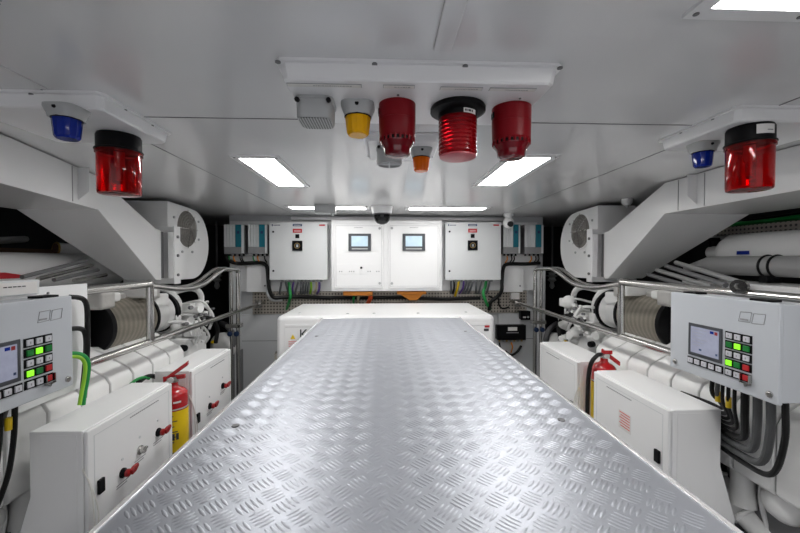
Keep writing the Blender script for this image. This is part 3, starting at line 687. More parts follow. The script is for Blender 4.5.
# grey operating panels
def op_panel(s, yn, x, zt, label):
    # u runs to the right as one faces the panel, v runs down from its top edge
    W, Hh, D = .394, .288, .115
    xf = X(s, x); n = Vector((-s, 0, 0))
    y_u = (lambda u: yn+W-u) if s > 0 else (lambda u: yn+u)
    t = thing('operating_panel', label, 'control panel', (xf, yn+W/2, zt-Hh), 'grey engine operating panels')
    def pl(m, u0, u1, v0, v1, h0, h1):
        a, b = xf+n.x*h0, xf+n.x*h1; c, d = y_u(u0), y_u(u1)
        return m.box(min(a, b), max(a, b), min(c, d), max(c, d), zt-v1, zt-v0)
    pl(MB(), .006, W-.006, .004, Hh-.004, -D, -.016).build('box', 'panel', t, bevel=.004)
    d = pl(MB(), 0, W, 0, Hh, -.015, 0).build('door', 'panel', t, bevel=.004)
    b = pl(MB(), .088, .222, .103, .218, 0, .003).build('screen_bezel', 'bezel', d, bevel=.002)
    pl(MB(), .100, .211, .114, .206, .003, .0036).build('screen', 'screen', b)
    for u0, u1, v0, v1, c in ((.178, .192, .118, .127, 'bluelens'), (.195, .206, .118, .129, 'redk'), (.20, .207, .190, .197, 'navy'), (.135, .145, .188, .194, 'navy')):
        pl(MB(), u0, u1, v0, v1, .0036, .004).build('icon', c, b)
    l = MB()
    for i in range(6): pl(l, .106, .165-.01*(i % 3), .122+.011*i, .1235+.011*i, .0036, .0039)
    l.build('readout', 'link', b)
    cols = (.247, .275, .304); rows = (.119, .148, .177, .206, .237)
    kinds = [['btnw']*3, ['btng', 'btnl', 'btng'], ['btnw']*3, ['btnl', 'btng', 'btnr'], ['btnw', 'btnw', 'btnr']]
    for r, v in enumerate(rows):
        k = pl(MB(), .232, .319, v-.0125, v+.0125, 0, .002).build('key_strip', 'black', d)
        for c, u in enumerate(cols):
            pl(MB(), u-.0095, u+.0095, v-.0085, v+.0085, .002, .006).build('key', kinds[r][c], k, bevel=.0012)
            if kinds[r][c] == 'btnw': pl(MB(), u-.0015, u+.0015, v-.003, v+.003, .006, .0063).build('key_mark', 'link', k)
    k = pl(MB(), .085, .226, .2245, .2495, 0, .002).build('key_strip', 'black', d)
    for u in (.099, .127, .1555, .184, .212):
        pl(MB(), u-.0095, u+.0095, .2285, .2455, .002, .006).build('key', 'btnw', k, bevel=.0012)
        pl(MB(), u-.0012, u+.0012, .234, .24, .006, .0063).build('key_mark', 'link', k)
    g = MB(); pl(g, .29, .32, .252, .2545, .002, .011); pl(g, .29, .292, .225, .254, .002, .011); pl(g, .318, .32, .225, .254, .002, .011); pl(g, .303, .307, .254, .262, .002, .009)
    g.build('key_guard', 'steel', d)
    for u in (.028, .372): 
        p = Vector((xf, y_u(u), zt-.262)); MB().lathe(p, [(.0095, 0), (.009, .005), (.006, .007)], n, n=14).build('latch', 'steel', d)
    # emblem of two slanted outlines
    g = MB()
    for u0 in (.275, .316):
        q = [(u0+.006, .038), (u0+.041, .036), (u0+.036, .066), (u0, .068)]
        for i in range(4):
            (a, b), (c, e) = q[i], q[(i+1) % 4]
            g.tube([(xf+n.x*.0006, y_u(a), zt-b), (xf+n.x*.0006, y_u(c), zt-e)], .0009, n=4)
    pl(g, .28, .305, .058, .063, 0, .0008)
    g.build('emblem', 'link', d)
    for u0 in (.05, .30): pl(MB(), u0, u0+.055, -.006, .001, -.05, -.008).build('top_hinge', 'black', t)
    return t, pl
tR, plR = op_panel(1, .986, 1.055, -.122, 'grey operating panel shown whole, with lit screen, keypad and hoses beneath')
tL, plL = op_panel(-1, .829, 1.045, -.113, 'grey operating panel cut by the photo edge, two black hoses beside it')
m = MB(); bxs(m, -1, 1.166, 1.174, .75, 1.44, -.47, -.088); m.build('backplate', 'white', tL, bevel=.002)
for i in range(7):
    zz = -.11-.052*i; MB().cyl((X(-1, 1.166), 1.275, zz), (X(-1, 1.163), 1.275, zz), .004, n=8).build('screw', 'dgrey', tL)
m = MB(); bxs(m, -1, 1.155, 1.166, 1.03, 1.235, -.108, -.062); lp = m.build('label_plate', 'cab', tL, bevel=.002)
m = MB(); bxs(m, -1, 1.1535, 1.155, 1.04, 1.225, -.104, -.068); lq = m.build('label_face', 'paper', lp)
m = MB()
for i in range(5): bxs(m, -1, 1.1525, 1.154, 1.12+i*.014, 1.13+i*.014, -.082, -.079)
m.build('lettering', 'ink', lp)
m = MB(); bxs(m, -1, 1.06, 1.16, .80, 1.00, -.108, -.068); m.build('connector_box', 'panel', tL, bevel=.003)
MB().cyl((X(-1, 1.06), .905, -.088), (X(-1, 1.045), .905, -.088), .016, n=14).build('connector', 'black', tL)

# low white cabinets
def low_cabinet(s, y0, y1, xf, zt, label, kit):
    t = thing('low_cabinet', label, 'cabinet', (X(s, xf+.09), (y0+y1)/2, -H), 'low white electrical cabinets beside the worktop')
    xb = xf+(.198 if s > 0 else .178)
    prof = [(xf+.014, zt), (xb, zt), (xb, -.755), (xb+.058, -.95), (xb+.058, -H), (xf+.014, -H)]
    MB().prism([(X(s, a), y0, b) for a, b in prof], (0, y1-y0, 0)).build('body', 'white', t, bevel=.004)
    # raised side field towards the viewer
    m = MB(); m.prism([(X(s, a), y0-.0025, b) for a, b in ((xf+.03, zt-.012), (xb-.035, zt-.012), (xb-.035, -.75), (xb-.02, -.80), (xb-.02, -1.2), (xf+.03, -1.2))], (0, .0022, 0)).build('side_field', 'white', t, bevel=.0008)
    m = MB(); bxs(m, s, xf, xf+.0125, y0+.002, y1-.002, -1.25, zt-.004)
    d = m.build('door', 'white', t, bevel=.004)
    m = MB(); g = .028; w = .0025
    for q in ((y0+g, y0+g+w, -1.2, zt-g), (y1-g-w, y1-g, -1.2, zt-g), (y0+g, y1-g, zt-g-w, zt-g)): bxs(m, s, xf-.0007, xf, *q)
    m.build('door_seam', 'cab', d)
    m = MB(); i = 0; y = y0+(y1-y0)*.42
    while y < y0+(y1-y0)*.78: bxs(m, s, xf-.0008, xf, y, y+.008, zt-.045, zt-.041); y += .011
    m.build('printed_title', 'link', d)
    if 'latch' in kit:
        yb = y0+.05; m = MB(); bxs(m, s, xf-.010, xf, yb-.013, yb+.013, kit['latch']-.024, kit['latch']+.024); m.build('black_latch', 'black', d, bevel=.003)
    for (yy, zz, c) in kit.get('keys', ()):
        p = Vector((X(s, xf), yy, zz)); n = Vector((-s, 0, 0))
        h = MB().lathe(p, [(.017, 0), (.017, .006), (.013, .007), (.013, .02)], n, n=16).build('key_switch', 'steel' if c == 'steel' else 'black', d)
        if c == 'steel':
            q = p+n*.02; MB().tube([q+Vector((0, -.012, 0)), q+Vector((0, .012, .006))], .006, n=6).build('switch_lever', 'steel', h)
        else:
            q = p+n*.014
            MB().lathe(q, [(.012, 0), (.0135, .003), (.0135, .011), (.009, .014)], n, n=18).build('switch_hub', c, h)
            a = q+n*.010; v = Vector((0, .040, .010)); u = Vector((0, -.002, .009))
            MB().hexa([a-u, a-u+n*.012, a+v*.45-u*1.25+n*.012, a+v*.45-u*1.25, a+u, a+u+n*.012, a+v*.45+u*1.25+n*.012, a+v*.45+u*1.25]).hexa([a+v*.45-u*1.25, a+v*.45-u*1.25+n*.012, a+v-u*.6+n*.01, a+v-u*.6, a+v*.45+u*1.25, a+v*.45+u*1.25+n*.012, a+v+u*.6+n*.01, a+v+u*.6]).build('switch_lever', c, h, bevel=.002)
        l = MB()
        for i in range(2): bxs(l, s, xf-.0008, xf, yy-.03, yy+.035-.012*i, zz-.035-.009*i, zz-.032-.009*i)
        l.build('printed_notice', 'link', d)
        MB().cyl(p+Vector((0, 0, .05)), p+Vector((0, 0, .05))+n*.003, .005, n=8).build('indicator', 'cab', d)
    if 'notice' in kit:
        a, b, z0, z1 = kit['notice']; m = MB(); bxs(m, s, xf-.0008, xf, a, b, z0, z1); q = m.build('notice_plate', 'paper', d)
        m = MB()
        for i in range(6): bxs(m, s, xf-.0014, xf-.0007, a+.006, b-.006-.008*(i % 2), z1-.010-.0115*i, z1-.006-.0115*i)
        m.build('lettering', 'rink', q)
    if kit.get('ties'):
        yb = y0; z0 = zt-.12
        MB().tube([(X(s, xf+.012), yb-.003, z0), (X(s, xf-.004), yb+.012, z0-.07), (X(s, xf-.008), yb+.032, z0-.16), (X(s, xf-.006), yb+.03, z0-.24)], .0022, n=6).tube([(X(s, xf+.012), yb-.003, z0-.004), (X(s, xf-.006), yb+.006, z0-.07), (X(s, xf-.006), yb+.02, z0-.2)], .0022, n=6).build('white_tie', 'cream', t)
    return t
low_cabinet(-1, 1.209, 1.684, .995, -.545, 'white low cabinet nearest the viewer with red key handles, in front of the yellow-labelled extinguisher',
            {'latch': -.752, 'keys': ((1.365, -.77, 'redk'), (1.46, -.735, 'steel'), (1.575, -.72, 'redk')), 'ties': 1})
low_cabinet(-1, 1.85, 2.315, .995, -.545, 'white low cabinet behind the yellow-labelled extinguisher with two small red handles',
            {'latch': -.80, 'keys': ((2.03, -.79, 'redk'), (2.19, -.735, 'redk')), 'ties': 1})
low_cabinet(1, 1.293, 1.78, .985, -.545, 'white low cabinet with a red printed notice, beside the hanging hoses',
            {'latch': -.74, 'notice': (1.50, 1.58, -.735, -.655)})
low_cabinet(1, 1.935, 2.42, .985, -.545, 'plain white low cabinet beyond the extinguisher with the black hose',
            {'latch': -.80, 'ties': 1})

# fire extinguishers
def extinguisher(s, x, y, zt, label, lever, hose, off=(0, 0, 0)):
    c = Vector((X(s, x), y, 0)); r = .058
    t = thing('fire_extinguisher', label, 'fire extinguisher', (c.x, c.y, -H), 'red fire extinguishers')
    z0 = zt-.50
    MB().lathe(c, [(r*.9, -H), (r*.9, -H+.001)] , n=8) if False else None
    prof = [(r*.86, z0), (r, z0+.012), (r, zt-.055)]+[(r*math.cos(a)*.86+r*.14*math.cos(a), zt-.055+.042*math.sin(a)) for a in (.3, .6, .9, 1.15)]+[(.018, zt-.008), (.017, zt+.012)]
    MB().lathe(c, prof, n=36).build('cylinder', 'redx', t, ang=45)
    MB().lathe(c, [(r+.004, -H), (r+.004, z0+.02), (r+.001, z0+.021)], n=30).build('floor_stand', 'black', t)
    n = 24; l0, l1 = zt-.115, zt-.36
    lab = arc_label(Vector((c.x, c.y, 0)), r+.0006, -1.35 if s < 0 else -2.2, 2.0 if s < 0 else 1.3, l1, l0, 'instruction_label', 'yel_label', t, 24)
    rng = random.Random(3)
    for i in range(9):
        a = -.15+.12*(i % 2); zz = l0-.018-i*.024
        arc_label(Vector((c.x, c.y, 0)), r+.0015, a, a+rng.uniform(.5, .95), zz-.004, zz, 'lettering', 'ink', lab, 5)
    for (a, zz) in ((.35, l0-.10), (.62, l0-.10)):
        arc_label(Vector((c.x, c.y, 0)), r+.002, a, a+.18, zz-.03, zz, 'lettering', 'ink', lab, 3)
    arc_label(Vector((c.x, c.y, 0)), r+.0006, .45, 1.0, zt-.078, zt-.070, 'white_sticker', 'paper', t, 8)
    arc_label(Vector((c.x, c.y, 0)), r+.0006, -2, 2, zt-.110, zt-.104, 'band', 'greym', t, 24)
    MB().cyl(c+Vector((0, 0, zt+.008)), c+Vector((0, 0, zt+.034)), .020, .017, n=16).cyl(c+Vector((-.022, -.01, zt+.02)), c+Vector((.022, -.012, zt+.02)), .009, n=10).build('valve', 'steel', t)
    MB().lathe(c+Vector((0, -.022, zt+.022)), [(.013, 0), (.013, .006), (.010, .007)], (0, -1, 0), n=14).build('gauge', 'paper', t)
    for k, (v, w) in enumerate(lever):
        v = Vector(v); b = c+Vector((0, 0, zt+.036)); sd = Vector((v.y, -v.x, 0)).normalized()*w
        up = Vector((0, 0, .010)); b = b+Vector(off); q = b-v.normalized()*.014
        MB().hexa([q-sd-up, q+sd-up, b+v+sd*.8-up, b+v-sd*.8-up, q-sd+up, q+sd+up, b+v+sd*.8+up, b+v-sd*.8+up]).build('lever', 'redx', t, bevel=.003)
    if hose: MB().tube([Vector(q) for q in hose], .0105, n=10).build('hose', 'rubber', t)
    return t
extinguisher(-1, 1.035, 1.767, -.578, 'red fire extinguisher with broad yellow label between the two cabinets with red handles',
             [((.088, .02, .066), .016), ((.085, .0, .010), .009)], None, (-.032, 0, -.012))
cr = Vector((X(1, 1.085), 1.857, 0))
extinguisher(1, 1.085, 1.857, -.512, 'red fire extinguisher mostly behind a white cabinet, black hose looping from its head',
             [((-.012, -.075, .018), .011), ((.045, -.06, -.045), .009)],
             [cr+Vector((-.02, -.006, -.485)), cr+Vector((-.045, -.012, -.49)), cr+Vector((-.078, -.015, -.53)), cr+Vector((-.09, -.012, -.62)), cr+Vector((-.092, -.01, -.80))])

# railings
for s in (1, -1):
    xr = 1.20; yp = 1.90 if s > 0 else 1.865; ye = 3.02 if s > 0 else 2.95; zt = -.118; zl = -.403
    lab = 'polished steel railing before the engine, its lower bar ending near the black terminal box' if s > 0 else 'polished steel railing in front of the engine next to the yellow-labelled extinguisher'
    t = thing('railing', lab, 'railing', (X(s, xr), 2, -H), 'steel railings before the engines')
    x = X(s, xr); dip = [(yp+.02, zt-.01), (2.16, -.165), (2.40, -.155), (2.66, -.075), (2.80, -.068), (ye-.04, -.075), (ye, -.10), (ye, -.2)]
    MB().tube([(x, .62, zt), (x, yp, zt)], .017, n=14).build('top_rail', 'steel', t)
    MB().tube([(x, yp, zt-.004)]+[(x, a, b) for a, b in dip]+[(x, ye, -H)], .0150, n=14, sub=4).build('bent_rail', 'steel', t)
    x2 = X(s, xr+.05)
    MB().tube([(x2, yp+.05, zt-.01)]+[(x2, a, b+.006) for a, b in dip[1:-2]]+[(x2, ye+.0, -.10), (x2, ye, -.2), (x2, ye, -H)], .0115, n=12, sub=4).build('inner_rail', 'steel', t)
    MB().tube([(x, .62, zl), (x, 3.42, zl)], .0165, n=14).build('lower_rail', 'steel', t)
    MB().tube([(x, yp, zt+.014), (x, yp, zl)], .0175, n=14).build('post', 'steel', t)
    MB().lathe((x, yp, zt+.012), [(.0175, 0), (.012, .008), (.002, .011)], n=14).build('post_cap', 'steel', t)
    m = MB(); bxs(m, s, xr-.028, xr+.028, 3.415, 3.425, zl-.035, zl+.035); m.box(x-.012, x+.012, 3.42, 3.60, zl-.012, zl+.012); m.build('end_plate', 'steel', t, bevel=.002)
    bxs(MB(), s, xr-.03, xr+.085, ye-.03, ye+.03, -.53, -.50).build('clamp', 'steel', t, bevel=.004)
    for k in (0, 1): MB().lathe((X(s, xr+.05*k), ye-.018, -.575), [(.012, 0), (.020, .004), (.020, .02), (.010, .024)], (0, -1, 0), n=10).build('valve_knob', 'blueh', t)
    MB().tube([(x, .62, zl), (x, .62, zt)], .0175, n=14, straight=True).build('post', 'steel', t)
    if s > 0:
        MB().lathe((X(s, xr-.004), 1.24, zt+.026), [(.024, 0), (.024, .03), (.012, .03), (.012, .012)], (-s, -.6, 0), n=16).build('clamp_socket', 'steel', t)

# engines
for s in (1, -1):
    yoff = 0 if s > 0 else .045
    lab = 'white marine engine behind the grey panel with hanging hoses' if s > 0 else 'white marine engine behind the grey panel with the green-yellow cable'
    t = thing('marine_engine', lab, 'engine', (X(s, 1.6), 1.6, -H), 'white marine engines')
    bxs(MB(), s, 1.36, 2.1, .55, 2.62, -1.1, -.56).build('block', 'mgrey', t, bevel=.02)
    bxs(MB(), s, 1.42, 2.0, .60, 2.5, -H, -1.1).build('sump', 'dgrey', t, bevel=.02)
    # rocker covers
    y = 1.92+yoff-.15*8
    for k in range(10):
        y0 = y+.15*k+.005; y1 = y0+.140
        prof = [(1.262, -.79), (1.250, -.775), (1.250, -.545), (1.268, -.515), (1.43, -.42), (1.47, -.42), (1.52, -.47), (1.52, -.79)]
        c = MB().prism([(X(s, a), y0, b) for a, b in prof], (0, y1-y0, 0)).build('rocker_cover', 'engine', t, bevel=.006, seg=2)
    prof = [(1.285, -.79), (1.262, -.775), (1.262, -.55), (1.279, -.522), (1.435, -.432), (1.49, -.432), (1.49, -.79)]
    MB().prism([(X(s, a), y+.02, b) for a, b in prof], (0, 1.46, 0)).build('cover_gasket', 'greym', t)
    # air filter drum
    ax, az, R = 1.495, -.332, .138
    f = MB().lathe((X(s, ax), 1.85, az), [(R, 0), (R, .35)], (0, 1, 0), n=48).build('air_filter', 'weave', t, ang=50)
    MB().lathe((X(s, ax), 1.838, az), [(R*.3, .0), (R*1.0, .0), (R*1.02, .006), (R*1.02, .024), (R, .026)], (0, 1, 0), n=48).build('end_cap', 'black', f)
    MB().lathe((X(s, ax), 2.186, az), [(R, 0), (R*1.05, .004), (R*1.05, .02), (R, .024)], (0, 1, 0), n=48).build('end_ring', 'black', f)
    # compressor housing behind the drum
    h = MB().lathe((X(s, ax), 2.21, az), [(.13, 0), (.135, .015), (.125, .03), (.115, .06), (.105, .15), (.12, .17), (.12, .19), (.06, .2)], (0, 1, 0), n=36).build('turbo_housing', 'engine', t, ang=40)
    bxs(MB(), s, 1.40, 1.56, 2.25, 2.38, az, az+.125).build('housing_block', 'engine', h, bevel=.012)
    MB().ring((X(s, ax+.02), 2.46, az+.01), .135, .02, (0, 1, 0), n=32, m=10).build('volute', 'engine', t, ang=60)
    MB().lathe((X(s, ax), 2.415, az), [(.13, 0), (.13, .04), (.05, .045)], (0, 1, 0), n=32).build('volute_gap', 'black', t)
    m = MB(); rng = random.Random(11+s)
    MB().lathe((X(s, 1.62), 2.50, az-.02), [(.165, 0), (.172, .02), (.172, .09), (.14, .11), (.05, .12)], (0, 1, 0), n=36).build('turbine_casing', 'enginew', t, ang=40)
    for k in range(30):
        px = rng.uniform(1.27, 1.50); py = rng.uniform(2.40, 2.74); pz = rng.uniform(-.60, -.30)
        if k % 3 == 0: q = MB().ball((X(s, px), py, pz), rng.uniform(.03, .05)).build('casting', 'enginew', t, ang=60)
        elif k % 3 == 1: q = MB().cyl((X(s, px-.04), py-.02, pz), (X(s, px+.05), py+.03, pz+rng.uniform(-.03, .03)), rng.uniform(.016, .03), n=14).build('casting', 'engine', t)
        else: q = bxs(MB(), s, px-.035, px+.04, py-.03, py+.04, pz-.03, pz+.03).build('casting', 'enginew', t, bevel=.008)
    for k in range(26):
        p = Vector((X(s, rng.uniform(1.255, 1.34)), rng.uniform(2.34, 2.7), rng.uniform(-.56, -.30)))
        MB().cyl(p, p+Vector((-s*.022, -.018, .004)), rng.uniform(.007, .013), n=8).build('bolt', 'dgrey' if k % 3 else 'engine', t)
    for k in range(5):
        a = rng.uniform(2.36, 2.6); MB().tube([(X(s, 1.42), a, -.30-.03*k), (X(s, 1.30), a+.03, -.28-.04*k), (X(s, 1.26), a+.07, -.36-.04*k), (X(s, 1.30), a+.1, -.46-.03*k)], .008+.002*(k % 2), n=8).build('oil_pipe', 'engine' if k % 2 else 'enginew', t)
    bxs(MB(), s, 1.30, 1.62, 2.40, 2.66, -.80, -.50).build('gear_case', 'engine', t, bevel=.02)
    MB().lathe((X(s, 1.315), 2.36, -.55), [(.02, 0), (.02, .03), (.016, .032)], (-s, -.5, 0), n=14).build('oil_cap', 'black', t)
    MB().tube([(X(s, 1.34), 2.5, -.42), (X(s, 1.27), 2.62, -.40), (X(s, 1.25), 2.70, -.48), (X(s, 1.27), 2.72, -.6)], .014, n=10).build('coolant_hose', 'rubber', t)
    MB().tube([(X(s, 1.50), 2.58, -.22), (X(s, 1.40), 2.66, -.20), (X(s, 1.36), 2.70, -.26), (X(s, 1.38), 2.70, -.40)], .02, n=12).build('coolant_pipe', 'engine', t)
    # lagging and clutter along the top of the engine
    for k in range(14):
        y = .75+k*.11; xx = 1.34+.05*(k % 3)
        bxs(MB(), s, xx, xx+.18, y, y+.095, -.21-.02*(k % 2), -.150-.012*(k % 3)).build('top_lagging', 'foil' if k % 2 else 'enginew', t, bevel=.012)
    bxs(MB(), s, 1.42, 2.0, .6, 1.80, -.46, -.215).build('intake_manifold', 'enginew', t, bevel=.03)
    bxs(MB(), s, 1.66, 2.0, 1.80, 2.45, -.46, -.2).build('exhaust_cover', 'enginew', t, bevel=.03)
    for k, y in enumerate((.82, 1.02, 1.22, 1.42)):
        MB().tube([(X(s, 1.60), y, -.24), (X(s, 1.52), y, -.19), (X(s, 1.45), y+.02, -.24), (X(s, 1.42), y+.02, -.34)], .012, n=8).build('fuel_pipe', 'dgrey' if k % 2 else 'steel', t)
    # pipework low down
    MB().tube([(X(s, 1.30), .78, -.80), (X(s, 1.27), .92, -.86), (X(s, 1.27), 1.02, -.95), (X(s, 1.35), 1.20, -1.0), (X(s, 1.42), 1.36, -1.0)], .042, n=16).build('coolant_pipe', 'engine', t, ang=60)
    MB().tube([(X(s, 1.38), 1.00, -.76), (X(s, 1.31), 1.04, -.86), (X(s, 1.29), 1.06, -1.02), (X(s, 1.38), 1.08, -1.15)], .05, n=16).build('coolant_pipe', 'engine', t, ang=60)
    MB().ring((X(s, 1.302), 1.048, -.905), .052, .009, (.1*s, -.1, 1), n=24, m=8).build('pipe_clamp', 'cab', t)
    MB().ball((X(s, 1.33), 1.20, -.84), .06, 1, 1.2, 1).build('thermostat', 'engine', t, ang=60)
    MB().tube([(X(s, 1.33), 1.62, -.80), (X(s, 1.318), 1.52, -.84), (X(s, 1.310), 1.43, -.90), (X(s, 1.325), 1.33, -.97), (X(s, 1.36), 1.22, -1.02)], .043, n=18).build('coolant_pipe', 'engine', t, ang=60)
    MB().ring((X(s, 1.311), 1.44, -.895), .045, .008, (0, -.8, -.5), n=24).ring((X(s, 1.325), 1.335, -.967), .045, .009, (.2*s, -.8, -.5), n=24).build('pipe_clamp', 'engine', t)
    MB().cyl((X(s, 1.31), 1.34, -.76), (X(s, 1.30), 1.32, -.92), .034, .04, n=18).lathe((X(s, 1.322), 1.345, -.74), [(.055, 0), (.055, -.018), (.034, -.02)], (0, 0, 1), n=18).build('coolant_elbow', 'enginew', t)
    for k in range(5): MB().tube([(X(s, 1.33), 1.28+.05*k, -.80), (X(s, 1.315), 1.27+.05*k, -.88-.02*k), (X(s, 1.34), 1.25+.05*k, -1.02)], .008+.003*(k % 2), n=8).build('hose_run', 'rubber' if k % 2 else 'engine', t)
    bxs(MB(), s, 1.325, 1.45, .7, 2.3, -1.2, -.80).build('crankcase_side', 'dgrey', t, bevel=.01)
    bxs(MB(), s, 1.31, 1.42, .74, .98, -1.12, -.93).build('oil_cooler', 'enginew', t, bevel=.02)

# hoses under the operating panels
for s, y0, nm in ((1, .975, 'below the panel whose screen is in full view'), (-1, .80, 'below the panel cut by the photo edge')):
    zt = -.415 if s > 0 else -.405; xr = 1.115
    spec = [(.045, .0085, 'rubber', 'outermost thick black'), (.085, .0115, 'ghose', 'first ribbed grey'), (.125, .0115, 'ghose', 'second ribbed grey'), (.165, .011, 'rubber', 'thick matt black'),
            (.20, .0055, 'rubber', 'thin black'), (.222, .0055, 'rubber', 'thin black'), (.243, .0055, 'rubber', 'thin black'), (.262, .007, 'ghose', 'slim grey'), (.283, .007, 'rubber', 'innermost black')]
    for k, (dy_, r, c, nm2) in enumerate(spec):
        y = y0+dy_; u = 1-k/9; ye = 1.41 if s > 0 else 1.33; q = ye-y
        drop = .142+sum(spec[j][1]+spec[j+1][1]+.001 for j in range(k, 8))
        pts = [(X(s, xr), y, zt), (X(s, xr+.004), y+.004, zt-drop*.42), (X(s, xr+.03+.004*k), y+q*.16, zt-drop+.035), (X(s, xr+.07+.004*k), y+q*.5, zt-drop), (X(s, xr+.103), ye-.02, zt-drop), (X(s, xr+.112), ye+.12, zt-drop-.012)]
        if s < 0:
            y = y0+.075+(dy_-.045)*.98; v = .03*(k % 2)
            pts = [(X(s, xr), y, zt), (X(s, xr+.004+v), y-.003, zt-.12), (X(s, xr+.02+v), y-.012, zt-.24), (X(s, xr+.05+v), y-.05, zt-.36), (X(s, xr+.075+v*.6), y-.16, zt-.46)]
        grp = ('thin black hoses '+nm) if nm2 == 'thin black' else None
        cable(pts, r, c, nm2+' hose hanging '+nm, grp, 'control_hose', 10, 6, 'hose')
    for k, (dy_, z) in enumerate(((.222, .05), (.262, .045))):
        yy = y0+dy_+(.003 if s > 0 else .0293); o = MB().cyl((X(s, xr+.003), yy, zt-z), (X(s, xr+.004), yy, zt-z-.035), .0085, n=10).build('cable_marker', 'yellow')
        tag(o, ('upper' if k else 'lower')+' yellow marker sleeve on a hose '+nm, 'cable marker')
# hoses beside the edge-cut panel
xa = X(-1, 1.135)
for k, (pts, lb) in enumerate((([(70, 297), (78, 297.5), (84, 300), (87, 308), (87.5, 330), (87.2, 352), (86, 375), (84, 398)], 'black hose arching from the top of the white backplate and running down past the drum'), ([(70, 329), (79, 328.5), (84, 331), (86, 338), (86, 352), (84.5, 372), (82, 396)], 'black hose arching from the middle of the white backplate'))):
    cable([PX(a, b, xa-.006*k) for a, b in pts], .0085, 'rubber', lb, None, 'control_hose', 10, 5, 'hose')
cable([PX(a, b, xa+.02) for a, b in ((70, 353.5), (79, 354), (86, 358), (88.5, 366), (87, 380), (84.5, 393), (83, 405))], .0075, 'green', 'green earth cable bending down beside the white backplate, outer of the two', None, 'earth_cable', 10, 5)
cable([PX(a, b, xa+.034) for a, b in ((70, 356.5), (78, 357), (83, 360), (85.3, 367), (84, 380), (81.5, 393), (79.5, 405))], .006, 'ygreen', 'yellow-green earth cable bending down beside the white backplate, inner of the two', None, 'earth_cable', 10, 5)
cable([PX(a, b, X(-1, 1.21)) for a, b in ((131, 384), (136, 380), (143, 377.5), (149, 378.5))], .007, 'green', 'short green cable behind the top edge of the cabinet with red handles', None, 'earth_cable')
cable([PX(a, b, X(-1, 1.215)) for a, b in ((138, 383), (144, 378), (152, 376), (160, 379), (163, 384))], .011, 'rubber', 'short black hose looping behind the cabinet with red handles', None, 'hose', cat='hose')

# what shows above the engines on the striped-pipe side
t = thing('lagged_pipe', 'thick white lagged exhaust pipe with a red stripe below the sloping duct', 'pipe', (-1.93, 1.4, -.17))
MB().lathe((-1.93, .45, -.065), [(.095, 0), (.105, .01), (.105, 2.25), (.075, 2.32), (.075, 2.36)], (0, 1, 0), n=36).build('lagging', 'white', t, ang=40)
MB().prism([(-1.822, .5, -.055), (-1.822, .5, -.09), (-1.822, 1.96, -.09), (-1.822, 1.99, -.085), (-1.822, 1.85, -.06)], (-.004, 0, 0)).build('red_stripe', 'rlabel', t)
for k, (a, b) in enumerate((((22, 277), (86, 260.5)), ((38, 279), (92, 265.5)), ((54, 280), (98, 270)), ((74, 280.5), (106, 275)))):
    p, q = PX(*a, -1.62), PX(*b, -1.70)
    cable([p, (p+q)/2, q], .010, 'dgrey' if k % 2 == 0 else 'steel', ('uppermost', 'second', 'third', 'lowest')[k]+' of the slanting grey pipes under the white duct by the striped pipe', None, 'slanting_pipe', cat='pipe')
cable([PX(-40, 242, -2.15), PX(0, 240.5, -2.2), PX(25, 239, -2.25), (-2.71, 2.75, .14)], .02, 'mgrey', 'grey pipe end in the dark gap over the striped pipe', None, 'pipe', cat='pipe')
p = PX(56, 249, -2.16)
t = thing('pipe_fitting', 'short white pipe fitting with a brass rim in the dark gap', 'pipe fitting', p)
MB().cyl(p, p+Vector((.12, .25, -.02)), .043, n=20).build('sleeve', 'engine', t)
MB().ring(p, .042, .006, (.12, .25, -.02), n=20).build('brass_rim', 'gold', t)
MB().cyl(p-Vector((.002, .004, 0)), p+Vector((.004, .008, 0)), .036, n=18).build('bore', 'brown', t)
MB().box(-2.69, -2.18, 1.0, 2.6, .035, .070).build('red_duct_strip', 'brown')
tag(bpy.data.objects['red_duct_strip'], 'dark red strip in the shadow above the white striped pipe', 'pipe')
# and on the green-cable side
t = thing('cable_ladder', 'perforated tray carrying green cables high behind the duct near the photo edge', 'cable tray', (2.2, 1.6, .17))
MB().box(1.94, 1.95, .6, 2.45, .155, .215).build('tray_side', 'perf', t) if False else None
M['perfy'] = dots('perforated_tray_side', (.34, .31, .275), (.05, .05, .05), (0, 40, 40), .27, .45)
MB().box(2.13, 2.14, .6, 2.7, .155, .205).build('tray_side', 'perfy', t)
MB().box(2.14, 2.6, .6, 2.7, .155, .165).build('tray_floor', 'cab', t)
for k in range(5):
    cable([(2.18+.035*k, .65, .225+.018*(k % 3)), (2.18+.035*k, 1.3, .235+.02*((k+1) % 3)), (2.19+.035*k, 2.0, .225+.018*(k % 2)), (2.2+.03*k, 2.65, .235)], .012, 'green' if k % 2 == 0 else 'rubber', ('green' if k % 2 == 0 else 'black')+' cable lying in the high perforated tray, '+('nearest the tray edge', 'second from the tray edge', 'middle of the five', 'fourth from the tray edge', 'deepest of the five')[k], None, 'tray_cable')
t = thing('lagged_pipe', 'thick white lagged pipe with a small blue label below the green cables', 'pipe', (2.08, 1.6, -.05))
MB().lathe((2.08, .5, .048), [(.105, 0), (.105, 1.62), (.085, 1.66), (.04, 1.70), (.04, 1.78)], (0, 1, 0), n=36).build('lagging', 'white', t, ang=40)
MB().box(1.972, 1.980, 1.93, 2.0, .03, .05).build('blue_label', 'bluelens', t)
MB().cyl((2.08, 2.27, .05), (2.08, 2.27, .13), .02, n=12).box(2.05, 2.11, 2.25, 2.29, .12, .14).build('valve', 'black', t)
MB().box(1.94, 2.2, 2.05, 2.26, -.055, -.045).build('bracket', 'white', t)
t = thing('grey_pipe', 'grey pipe with a black clamp between the white lagged pipe and the engine', 'pipe', (1.86, 1.5, -.08))
